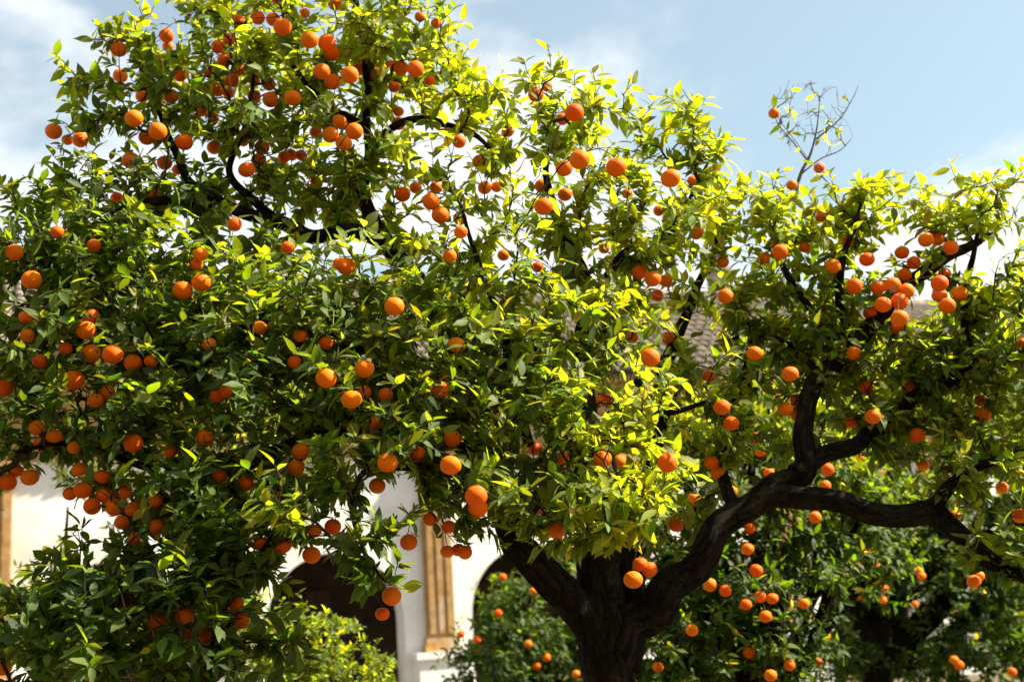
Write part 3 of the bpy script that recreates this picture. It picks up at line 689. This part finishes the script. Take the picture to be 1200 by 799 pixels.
BLOBS = [ # px, py, rx, ry, Y, rY, shoots/m3, age
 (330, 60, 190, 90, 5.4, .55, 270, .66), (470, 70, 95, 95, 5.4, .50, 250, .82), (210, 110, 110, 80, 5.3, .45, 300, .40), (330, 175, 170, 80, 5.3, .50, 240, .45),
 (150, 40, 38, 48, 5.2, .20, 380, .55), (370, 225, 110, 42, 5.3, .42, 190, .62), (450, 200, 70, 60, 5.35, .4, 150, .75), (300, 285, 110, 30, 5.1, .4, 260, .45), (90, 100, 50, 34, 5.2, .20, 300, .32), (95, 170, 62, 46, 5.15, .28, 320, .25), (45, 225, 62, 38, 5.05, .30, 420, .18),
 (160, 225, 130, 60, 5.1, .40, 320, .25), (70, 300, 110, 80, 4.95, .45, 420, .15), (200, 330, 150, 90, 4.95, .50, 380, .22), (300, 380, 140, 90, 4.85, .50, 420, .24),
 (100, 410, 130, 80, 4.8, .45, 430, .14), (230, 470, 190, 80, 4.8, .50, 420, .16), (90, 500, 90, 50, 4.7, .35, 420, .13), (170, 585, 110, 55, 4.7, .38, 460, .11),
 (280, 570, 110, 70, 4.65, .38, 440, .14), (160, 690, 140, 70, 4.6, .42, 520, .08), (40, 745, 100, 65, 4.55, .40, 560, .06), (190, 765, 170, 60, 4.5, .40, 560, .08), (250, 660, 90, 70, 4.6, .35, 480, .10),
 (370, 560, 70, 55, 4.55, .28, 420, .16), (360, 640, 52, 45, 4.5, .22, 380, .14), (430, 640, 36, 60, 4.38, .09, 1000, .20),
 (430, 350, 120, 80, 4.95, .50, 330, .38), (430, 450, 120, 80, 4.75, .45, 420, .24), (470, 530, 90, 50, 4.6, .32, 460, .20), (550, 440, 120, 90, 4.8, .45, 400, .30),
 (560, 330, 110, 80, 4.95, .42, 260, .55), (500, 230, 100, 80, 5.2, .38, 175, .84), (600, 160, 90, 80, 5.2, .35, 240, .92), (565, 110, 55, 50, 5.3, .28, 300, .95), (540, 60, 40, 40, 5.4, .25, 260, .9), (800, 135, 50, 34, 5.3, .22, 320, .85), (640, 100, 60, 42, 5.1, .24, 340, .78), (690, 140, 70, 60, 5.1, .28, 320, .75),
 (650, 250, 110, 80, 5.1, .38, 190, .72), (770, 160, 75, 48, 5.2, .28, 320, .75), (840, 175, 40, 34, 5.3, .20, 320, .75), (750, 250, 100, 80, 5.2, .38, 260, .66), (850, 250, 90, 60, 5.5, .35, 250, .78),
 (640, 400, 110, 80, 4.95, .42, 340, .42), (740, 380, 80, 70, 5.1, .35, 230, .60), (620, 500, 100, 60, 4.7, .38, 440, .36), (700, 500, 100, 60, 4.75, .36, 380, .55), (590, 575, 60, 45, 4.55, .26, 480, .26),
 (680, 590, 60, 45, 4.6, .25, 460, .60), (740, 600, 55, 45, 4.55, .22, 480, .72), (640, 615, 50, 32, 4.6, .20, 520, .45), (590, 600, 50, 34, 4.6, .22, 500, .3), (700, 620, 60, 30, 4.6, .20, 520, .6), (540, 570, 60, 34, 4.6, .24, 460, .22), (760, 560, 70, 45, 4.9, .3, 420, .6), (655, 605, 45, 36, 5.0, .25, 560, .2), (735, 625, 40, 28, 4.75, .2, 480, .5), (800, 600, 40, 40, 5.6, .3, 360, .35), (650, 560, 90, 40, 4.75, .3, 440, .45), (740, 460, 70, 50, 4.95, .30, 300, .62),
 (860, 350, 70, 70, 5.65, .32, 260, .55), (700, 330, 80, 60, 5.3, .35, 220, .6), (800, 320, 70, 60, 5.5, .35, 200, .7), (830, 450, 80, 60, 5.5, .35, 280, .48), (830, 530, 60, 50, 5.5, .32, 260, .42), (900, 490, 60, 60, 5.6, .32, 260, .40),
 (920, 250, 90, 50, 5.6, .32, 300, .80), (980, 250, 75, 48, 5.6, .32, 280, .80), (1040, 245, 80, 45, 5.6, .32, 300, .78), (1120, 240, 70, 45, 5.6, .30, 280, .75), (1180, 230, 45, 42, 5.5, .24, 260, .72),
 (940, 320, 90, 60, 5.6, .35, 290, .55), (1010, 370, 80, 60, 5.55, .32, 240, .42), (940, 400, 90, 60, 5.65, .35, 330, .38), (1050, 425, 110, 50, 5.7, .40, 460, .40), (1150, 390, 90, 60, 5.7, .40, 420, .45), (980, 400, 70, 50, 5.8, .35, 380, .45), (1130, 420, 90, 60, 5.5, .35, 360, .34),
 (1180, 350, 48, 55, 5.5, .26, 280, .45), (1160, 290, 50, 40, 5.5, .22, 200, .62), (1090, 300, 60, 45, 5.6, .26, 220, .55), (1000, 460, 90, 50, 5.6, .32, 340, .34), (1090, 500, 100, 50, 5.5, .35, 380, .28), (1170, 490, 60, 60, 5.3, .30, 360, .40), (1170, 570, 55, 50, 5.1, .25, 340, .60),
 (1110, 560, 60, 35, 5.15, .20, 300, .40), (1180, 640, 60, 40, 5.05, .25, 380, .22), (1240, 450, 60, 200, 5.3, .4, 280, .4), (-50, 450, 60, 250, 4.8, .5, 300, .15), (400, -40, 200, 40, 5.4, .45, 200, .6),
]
BLOBS = [(*b[:7], min(.95, b[7] + (.20 if 430 < b[0] < 830 and b[1] > 200 else .12 if b[0] >= 830 else .12 if b[1] < 260 else .12 if b[1] < 600 else .05))) for b in BLOBS]   # raised leaf tone paints sunlight into the crown's colour, region by region
GAPS = [(430, 300, 35, 24, 5.2, .9, .45), (510, 310, 26, 24, 5.1, .9, .5), (610, 205, 22, 28, 5.1, .7, .8), (550, 205, 20, 24, 5.2, .7, .7), (850, 325, 26, 28, 5.6, .8, .7), (805, 380, 26, 34, 5.5, .8, .6),
        (1080, 375, 40, 25, 5.6, .8, .7), (1170, 300, 25, 25, 5.5, .6, .7), (90, 235, 30, 18, 5.1, .6, .6), (35, 600, 50, 45, 4.6, .6, .95), (540, 680, 90, 70, 4.6, .6, 1.0), (475, 600, 30, 22, 4.5, .5, .9), (960, 215, 40, 20, 5.6, .5, .5), (700, 300, 30, 30, 5.1, .6, .5)]
tips, age_lights = sample_blobs(BLOBS, r1, GAPS, 1.85)
# a flush of pale young leaves hanging among the dark ones
yt = np.array([at(x, y, 4.25) for x, y in ((300, 585), (318, 572), (330, 598), (345, 580), (308, 610), (322, 545), (338, 622), (282, 545))])
tips = np.vstack([tips, yt]); age_lights = np.concatenate([age_lights, np.full(len(yt), .80)])
sp = np.array([at(x, y, Y) for x, y, Y in ((500, 592, 4.5), (520, 598, 4.5), (512, 612, 4.5), (538, 615, 4.5), (548, 632, 4.5), (560, 612, 4.55), (533, 636, 4.5), (480, 606, 4.4), (470, 618, 4.4), (466, 660, 4.38), (440, 622, 4.38), (420, 610, 4.4), (412, 640, 4.4), (436, 668, 4.38), (470, 690, 4.38), (575, 620, 4.6), (585, 640, 4.6))])   # sprays that droop free of the crown
tips = np.vstack([tips, sp]); age_lights = np.concatenate([age_lights, np.full(len(sp), .3)])
mf = [f for f in fruit if f[2] == 'main']
ftip = np.array([f[0] + np.array([0, 0, f[1]*1.06]) for f in mf])
allt = np.vstack([tips, ftip]); nt_ = len(tips)
limb_paths = [(p[:, :3], p[:, 3], p[:, 3] < .05) for _, p in LIMBS[:-1]]
P, par, rad, nl, tipnode = grow(limb_paths, allt, r1)
tw = link('twig_tangle', twig_mesh('twig_tangle', P, par, rad, nl, M['twig']), tree); tag(tw, kind='stuff')
counts = np.concatenate([r1.integers(8, 15, nt_), np.full(len(ftip), 4)])
all_age_lights = np.concatenate([age_lights, np.full(len(ftip), .35)])
la_ = shoot_leaves(P, par, tipnode[:nt_], all_age_lights[:nt_], counts[:nt_], r1, (.048, .104))
lf_ = shoot_leaves(P, par, tipnode[nt_:], all_age_lights[nt_:], r1.integers(4, 9, len(ftip)), r1, (.046, .092), .42, .8, 16)
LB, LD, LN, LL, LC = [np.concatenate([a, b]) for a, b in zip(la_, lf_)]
def clear_fruit(LB, LD, LL, fr, r, keep_p=.035, reach=1.5):
    """leaves do not stand inside a fruit, and fruit hangs free at the outside of the foliage"""
    keep = np.ones(len(LB), bool)
    pts = [LB + LD*LL[:, None]*q for q in (.25, .6, .95)]
    for (c, rd, _, _, _) in fr:
        v = norm(c-CAM); hit = np.zeros(len(LB), bool); inside = np.zeros(len(LB), bool)
        for p in pts:
            q = p - c; s = -(q @ v); lat = np.sqrt(np.maximum(np.sum(q*q, 1) - s*s, 0))
            hit |= (s > -rd*.5) & (s < reach) & (lat < rd*1.02); inside |= np.sum(q*q, 1) < (rd*.97)**2
        keep &= ~(inside | (hit & (r.random(len(LB)) > keep_p)))
    return keep
kp = clear_fruit(LB, LD, LL, mf, r1)
# the old pockets stay open for the fruit; keep the rest
LB, LD, LN, LL, LC = LB[kp], LD[kp], LN[kp], LL[kp], LC[kp]
var = r1.integers(0, NVAR, len(LB))
# the 300 leaves that show largest are parts of their own
cen = LB + LD*LL[:, None]*.5; pc = pix(cen); area = LL**2*np.abs(np.sum(LN*norm(cen-CAM), 1))/pc[:, 2]**2
cell = {}
for i in np.argsort(pc[:, 2]):
    if 10 < pc[i, 0] < 1190 and 10 < pc[i, 1] < 790: cell.setdefault((int(pc[i, 0]/14), int(pc[i, 1]/14)), i)
front = np.array(sorted(set(cell.values()))); front = front[np.argsort(-area[front])][:300]
bulk = np.ones(len(LB), bool); bulk[front] = False
fo = link('foliage', leaves_mesh('foliage', LB[bulk], LD[bulk], LN[bulk], LL[bulk], LC[bulk], var[bulk], M['leaf']), tree); tag(fo, kind='stuff')
lcache = {}
def leaf_mesh_for(v, col):
    ks = (v, int(round(math.log(max(col[1], .02)/.02)*2.2)), int(col[0] > .9*col[1]))
    if ks not in lcache: lcache[ks] = mesh_np('leaf', LSHAPE[v][0], LSHAPE[v][1], M['leaf'], True, np.tile(col, (len(LSHAPE[v][0]), 1)))
    return lcache[ks]
for i in front:
    yv = np.cross(LN[i], LD[i]); s = LL[i]
    o = bpy.data.objects.new('leaf', leaf_mesh_for(int(var[i]), LC[i])); COL.objects.link(o); o.parent = tree
    o.matrix_parent_inverse = Matrix.Translation(-Vector(tree.location))
    o.matrix_basis = Matrix(((LD[i][0]*s, yv[0]*s, LN[i][0]*s, LB[i][0]), (LD[i][1]*s, yv[1]*s, LN[i][1]*s, LB[i][1]), (LD[i][2]*s, yv[2]*s, LN[i][2]*s, LB[i][2]), (0, 0, 0, 1)))
print('main leaves', len(LB), 'twig nodes', len(P), 'fruit', len(fruit))

# the dead, nearly leafless branch that stands up out of the crown
dl = [limb([(936, 330, 5.7, .010), (930, 260, 5.72, .009), (936, 210, 5.75, .008), (950, 180, 5.75, .0055), (958, 145, 5.75, .003), (961, 112, 5.75, .0015)]),
      limb([(946, 188, 5.75, .004), (928, 165, 5.74, .003), (912, 146, 5.73, .002), (906, 126, 5.73, .0015)]),
      limb([(954, 165, 5.75, .004), (982, 142, 5.76, .003), (998, 118, 5.77, .002), (1006, 100, 5.77, .001)]),
      limb([(940, 203, 5.75, .004), (962, 186, 5.77, .003), (985, 176, 5.78, .002), (1000, 160, 5.78, .001)])]
dt = []
for _ in range(170):
    a = r1.uniform(-.95, .95); q = r1.uniform(45, 118)
    dt.append(at(948 + q*.62*math.sin(a), 205 - q*math.cos(a), 5.75 + r1.uniform(-.10, .10)))
Pd, pard, radd, nld, tnd = grow([(p[:, :3], p[:, 3], p[:, 3] < .0075) for p in dl], np.array(dt), r1, .10)
dv = [limb_mesh('dead_branch', p, M['dead'], 90+i, 7, .08, .25) for i, p in enumerate(dl)]
dbo = link('dead_branch', dv[0], tree)
for q in dv[1:]:
    c_ = link('side_branch', q); c_.parent = dbo; c_.matrix_parent_inverse = Matrix()
tmp = link('dead_twigs', twig_mesh('dead_twigs', Pd, pard, radd*.55, nld, M['dead'], 4)); tmp.parent = dbo; tag(tmp, kind='stuff')
lo = r1.choice(np.arange(len(dt)), 16, False)
q5 = shoot_leaves(Pd, pard, tnd[lo], np.full(16, .92), np.full(16, 2), r1, (.04, .065), .06)
o = link('last_leaves', leaves_mesh('last_leaves', *q5, r1.integers(0, NVAR, len(q5[0])), M['leaf'])); o.parent = dbo; tag(o, kind='stuff')

# ------------------------------------------------------------------ trees behind
def back_tree(name, label, cat, foot, blobs, fr, seed, shade_drop=0, nleaf=(8, 13), size=(.065, .10), trunk_r=.10, group=None, dens=1.0):
    r = np.random.default_rng(seed); foot = np.array(foot, float)
    root = empty(name, tuple(foot)); tag(root, label, cat, group)
    tp, ag = sample_blobs(blobs, r, (), dens)
    ag = np.clip(ag - shade_drop, 0, 1); tp_ok = tp[:, 2] > .25; tp, ag = tp[tp_ok], ag[tp_ok]  # lowered tone paints shade into the leaf colour of the trees behind
    cs = [at(b[0], b[1], b[4]) for b in blobs]; top = np.mean(cs, 0)
    fork = foot + (np.array([top[0], top[1], max(.9, top[2])]) - foot)*np.array([.3, .3, .5]); fork[2] = max(.55, min(fork[2], 1.6))
    tpth = catmull([(*(foot+[0, 0, -.05]), trunk_r*1.35), (*(foot*.5+fork*.5), trunk_r), (*fork, trunk_r*.85)])
    paths = [tpth]; link('trunk', limb_mesh('trunk', tpth, M['bark'], seed, 14), root)
    for i, c in enumerate(cs):
        mid = fork*.5 + c*.5 + r.normal(0, .08, 3); endp = c + (c-fork)*.25
        lp = catmull([(*(fork-[0, 0, .08]), trunk_r*.62), (*mid, trunk_r*.42), (*c, trunk_r*.25), (*endp, .006)]); paths.append(lp)
        link('bough', limb_mesh('bough', lp, M['bark'], seed+i+1, 10), root)
    ft = np.array([f[0] + np.array([0, 0, f[1]*1.06]) for f in fr]).reshape(-1, 3)
    al = np.vstack([tp, ft])
    Pb, pb, rb, nb_, tn = grow([(p[:, :3], p[:, 3], p[:, 3] < .07) for p in paths], al, r)
    t_ = link('twig_tangle', twig_mesh('twig_tangle', Pb, pb, rb, nb_, M['twig'], 4), root); tag(t_, kind='stuff')
    cn = np.concatenate([r.integers(nleaf[0], nleaf[1], len(tp)), np.zeros(len(ft), int)])
    A = shoot_leaves(Pb, pb, tn, np.concatenate([ag, np.zeros(len(ft))]), cn, r, size)
    k_ = clear_fruit(A[0], A[1], A[3], fr, r, .06, 1.3) if fr else np.ones(len(A[0]), bool)
    A = [a[k_] for a in A]
    f_ = link('foliage', leaves_mesh('foliage', *A, r.integers(0, NVAR, len(A[0])), M['leaf']), root); tag(f_, kind='stuff')
    print(name, len(A[0]))
    return root
def foot_of(px, Y): p = at(px, 700, Y); return (p[0], p[1], 0.0)
back_tree('orange_tree', 'small shaded orange tree standing in front of the open stone arch', 'tree', foot_of(610, 11.6),
          [(612, 720, 70, 62, 11.6, .55, 230, .22), (600, 790, 85, 70, 11.5, .60, 230, .12), (670, 780, 50, 60, 11.8, .5, 220, .15), (690, 730, 40, 50, 11.8, .4, 200, .2), (662, 665, 45, 45, 11.9, .4, 260, .1)], [f for f in fruit if f[2] == 'left'], 201, .2, trunk_r=.08, dens=1.4)
back_tree('orange_tree', 'leafy orange tree close behind the arching bough of the big tree', 'tree', foot_of(880, 7.7),
          [(790, 510, 70, 50, 7.9, .40, 260, .75), (880, 490, 90, 50, 8.0, .42, 240, .72), (830, 570, 70, 60, 7.7, .42, 260, .50), (900, 540, 80, 60, 7.8, .42, 240, .55), (840, 670, 90, 80, 7.6, .5, 230, .16), (920, 680, 80, 80, 7.7, .5, 210, .12), (790, 680, 50, 60, 7.7, .4, 230, .2), (900, 620, 70, 50, 7.8, .4, 230, .25), (970, 550, 70, 60, 7.9, .40, 240, .5), (980, 630, 70, 70, 7.9, .4, 260, .18), (1030, 580, 60, 60, 8.1, .4, 240, .35), (1040, 660, 50, 50, 8.1, .35, 200, .12), (760, 600, 50, 60, 7.8, .4, 200, .5), (800, 770, 80, 60, 7.6, .45, 300, .14), (765, 790, 40, 40, 7.6, .3, 300, .12), (900, 780, 90, 45, 7.6, .45, 260, .12)],
          [f for f in fruit if f[2] == 'right'], 202, .12, trunk_r=.07, dens=1.9)
back_tree('orange_tree', 'dark leaning orange tree farthest from the big trunk with white wall behind', 'tree', foot_of(985, 11.2),
          [(1010, 660, 75, 60, 11, .6, 180, .22), (1090, 670, 80, 70, 11.1, .6, 180, .2), (1160, 690, 70, 70, 11, .6, 180, .16), (1190, 610, 70, 60, 11.2, .6, 170, .28), (1090, 590, 90, 55, 11.2, .6, 170, .4), (1000, 560, 80, 60, 11.2, .6, 170, .4), (1060, 490, 90, 55, 11.3, .6, 200, .62), (1080, 630, 120, 60, 11.4, .6, 230, .15), (1010, 620, 80, 60, 11.4, .6, 230, .15), (1160, 500, 90, 60, 11.3, .6, 170, .6), (960, 480, 70, 50, 11.3, .6, 160, .7), (1220, 560, 50, 80, 11.3, .6, 170, .4), (1130, 770, 110, 45, 11, .7, 190, .12), (980, 770, 50, 40, 11, .5, 170, .12), (1220, 760, 60, 60, 11, .6, 170, .12)],
          [f for f in fruit if f[2] == 'far'], 203, .15, trunk_r=.13, dens=2.0)
back_tree('orange_tree', 'bright sunlit tree mostly hidden behind the crown of the big tree', 'tree', foot_of(230, 9.4),
          [(230, 480, 110, 75, 9.4, .55, 170, .85), (120, 540, 80, 60, 9.4, .5, 170, .8), (330, 500, 80, 70, 9.5, .5, 170, .85), (260, 590, 120, 70, 9.3, .6, 170, .6), (420, 480, 60, 55, 9.6, .45, 170, .85), (160, 420, 60, 45, 9.5, .45, 170, .9)], [], 206, trunk_r=.10)
back_tree('shrub', 'pale yellow green leafy shrub growing below the white pier', 'shrub', foot_of(390, 8.2),
          [(380, 770, 70, 55, 8.2, .5, 420, .60), (310, 750, 70, 60, 8.3, .5, 400, .56), (440, 800, 45, 40, 8.2, .4, 420, .66), (330, 810, 120, 40, 8.2, .5, 380, .5)], [], 204, nleaf=(9, 14), size=(.045, .08), trunk_r=.05)
back_tree('shrub', 'loose yellow green shrub against the white wall beside the big tree', 'shrub', foot_of(60, 8.6),
          [(60, 700, 60, 45, 8.6, .4, 420, .84), (0, 720, 60, 60, 8.6, .45, 420, .78), (75, 650, 16, 28, 8.6, .14, 500, .95), (110, 740, 70, 50, 8.6, .4, 380, .7)], [], 205, nleaf=(9, 14), size=(.045, .08), trunk_r=.05)

# ------------------------------------------------------------------ oranges, each a thing with its stalk
def orange_mesh():
    V = []; F = []; nu_, nv_ = 24, 14
    for j in range(nv_+1):
        th = math.pi*j/nv_
        for i in range(nu_):
            ph = 2*math.pi*i/nu_; rr = 1 + .012*math.sin(5*ph)*math.sin(th)**2
            z = math.cos(th)*.96; dimple = .07*math.exp(-(th/.22)**2)
            V.append((rr*math.sin(th)*math.cos(ph), rr*math.sin(th)*math.sin(ph), z - dimple))
    for j in range(nv_):
        for i in range(nu_):
            F.append((j*nu_+i, (j+1)*nu_+i, (j+1)*nu_+(i+1) % nu_, j*nu_+(i+1) % nu_))
    return mesh_np('orange', np.array(V), np.array(F), M['orange'])
def stalk_mesh():
    V = []; F = []
    for j, (z, rr) in enumerate(((.86, .20), (.92, .17), (.945, .06), (1.02, .05), (1.12, .052))):
        for i in range(10):
            ph = 2*math.pi*i/10; q = rr*(1.35 if (j < 2 and i % 2 == 0) else 1)
            V.append((q*math.cos(ph), q*math.sin(ph), z))
    for j in range(4):
        for i in range(10): F.append((j*10+i, j*10+(i+1) % 10, (j+1)*10+(i+1) % 10, (j+1)*10+i))
    return mesh_np('stalk', np.array(V), np.array(F), M['stalk'])
OME, SME = orange_mesh(), stalk_mesh()
ZONES = [ # x0 y0 x1 y1 label
 (880, 100, 975, 225, 'small orange by the bare dead twigs rising above the crown'),
 (1008, 285, 1080, 395, 'ripe orange in the dense bunch of fruit over the thick forked bough'),
 (1080, 310, 1135, 370, 'orange in the tight bunch against an upright thin limb'),
 (1078, 270, 1125, 310, 'orange at the slender tip of the long rising bough'),
 (725, 640, 775, 700, 'sunlit orange in the bunch hanging before the trunk fork'),
 (500, 600, 552, 660, 'small orange hanging before the ochre stone pilaster'),
 (445, 620, 495, 730, 'orange dangling on a drooping spray before the white pier'),
 (360, 605, 400, 670, 'orange beside the shaded arch top at the end of a drooping spray'),
 (545, 570, 575, 605, 'large orange of the touching pair above the white arch'),
 (420, 530, 545, 580, 'orange in the foliage fringe just above the white arcade wall'),
 (275, 525, 365, 650, 'orange among pale young leaves hanging in deep shade'),
 (75, 540, 200, 640, 'orange in the long shaded bunch beside the white wall'),
 (0, 540, 45, 575, 'orange of the small shaded bunch before the bright white wall'),
 (0, 690, 300, 799, 'shaded orange low in the dark drooping skirt of foliage'),
 (38, 490, 95, 530, 'orange in the small bunch before the ochre stone blocks'),
 (70, 355, 185, 475, 'orange in the drooping string of fruit on the shaded flank of the crown'),
 (0, 260, 125, 460, 'shaded orange on the outer flank of the crown near the eaves'),
 (205, 290, 245, 350, 'orange of the four hanging together below the sunlit gnarled bough'),
 (140, 500, 280, 570, 'single orange inside the dark shaded heart of the lower crown'),
 (235, 375, 400, 475, 'orange half hidden in dense leaves below the gnarled bough'),
 (400, 420, 470, 505, 'orange in the loose group at the front of the shaded middle crown'),
 (395, 300, 545, 470, 'single orange set in dense green leaves at the front of the crown'),
 (55, 145, 100, 172, 'orange of the three on the farthest outlying sprig against the sky'),
 (130, 40, 215, 125, 'orange near the leafy spire that stands up against the cloud'),
 (130, 125, 260, 240, 'orange on the twigs around the steep upright end of the gnarled bough'),
 (240, 40, 350, 125, 'orange in the thick scatter of fruit near the crown top'),
 (270, 0, 340, 40, 'orange in the row along the topmost sprays of the crown'),
 (340, 0, 400, 70, 'orange in the touching cluster at the very top of the crown'),
 (270, 155, 360, 270, 'orange above the bend of the sunlit gnarled bough'),
 (365, 75, 515, 110, 'orange in the glowing row beneath the yellow topmost leaves'),
 (360, 125, 475, 220, 'orange beside the upright central limb below the yellow leaves'),
 (480, 0, 520, 40, 'small orange in the uppermost yellow leaves beside the upright limb'),
 (465, 210, 545, 265, 'orange in the cluster of six in a bright gap of the crown'),
 (525, 150, 600, 230, 'orange in the thin yellow foliage with white sky behind'),
 (610, 95, 690, 150, 'orange in the sunlit hump of yellow leaves under blue sky'),
 (630, 170, 740, 255, 'large sunlit orange hanging below the hump of yellow leaves'),
 (770, 190, 830, 280, 'orange on the sunny outer sprays above the roof tiles'),
 (730, 300, 795, 355, 'orange in the bunch beside the cut branch stub'),
 (520, 265, 720, 320, 'small orange deep in the thin middle of the crown'),
 (725, 380, 795, 430, 'orange beside the grey slanting branch before the roof tiles'),
 (690, 460, 715, 495, 'orange of the three tightly joined above the trunk'),
 (620, 520, 800, 630, 'orange in the sunlit leaves just above the trunk fork'),
 (815, 265, 860, 355, 'orange near the chimney in the open part of the crown'),
 (880, 240, 1005, 345, 'orange on the thin twigs between the dead branch and the dense bunch'),
 (820, 400, 860, 560, 'orange on the upright secondary branch rising from the arching bough'),
 (880, 400, 1005, 495, 'orange beside the thick upright part of the forked bough'),
 (990, 440, 1090, 560, 'orange around the bough that slants up over the arching one'),
 (1140, 460, 1200, 560, 'orange in the bright outer leaves at the end of the slanting bough'),
 (1060, 560, 1200, 700, 'orange hanging about the drooping end of the arching bough'),
]
BACK_LABEL = {'left': 'small dim orange in the tree before the open arch', 'right': 'orange in the leafy tree close behind the arching bough', 'far': 'tiny orange in the dark leaning tree before the white wall'}
BACK_GROUP = {'left': 'fruit of the tree before the arch', 'right': 'fruit of the tree behind the bough', 'far': 'fruit of the dark leaning tree'}
named = []
for (c, rd, tr, x, y) in fruit:
    if tr == 'main':
        lab = 'ripe orange hanging in the crown of the big old tree'; grp = 'oranges scattered in the big crown'
        for (x0, y0, x1, y1, l) in ZONES:
            if x0 <= x <= x1 and y0 <= y <= y1: lab = l; grp = l.replace('orange ', 'oranges ', 1); break
    else: lab, grp = BACK_LABEL[tr], BACK_GROUP[tr]
    named.append([lab, grp])
bylab = {}
for i, (lab, grp) in enumerate(named): bylab.setdefault(lab, []).append(i)
HI = ['topmost', 'second highest', 'third highest', 'fourth highest']; LO = ['lowest', 'second lowest', 'third lowest', 'fourth lowest']
for lab, ids in bylab.items():                # height within the bunch tells look-alikes apart from any side
    ids = sorted(ids, key=lambda i: -fruit[i][0][2]); n_ = len(ids)
    if n_ < 2: continue
    h = min(4, (n_+1)//2); l_ = min(4, n_-h)
    for q, i in enumerate(ids):
        pre = HI[q] if q < h else (LO[n_-1-q] if n_-1-q < l_ else 'mid-height')
        named[i][0] = pre + ' ' + lab
for (c, rd, tr, x, y), (lab, grp) in zip(fruit, named):
    o = bpy.data.objects.new('orange', OME); COL.objects.link(o)
    rq = Matrix.Rotation(rng.uniform(0, 6.28), 4, 'Z') @ Matrix.Rotation(rng.normal(0, .16), 4, 'X')
    o.matrix_world = Matrix.Translation(c) @ rq @ Matrix.Diagonal((rd, rd, rd*rng.uniform(.90, 1.03), 1))
    tag(o, lab, 'orange', grp)
    s_ = bpy.data.objects.new('stalk', SME); COL.objects.link(s_); s_.parent = o
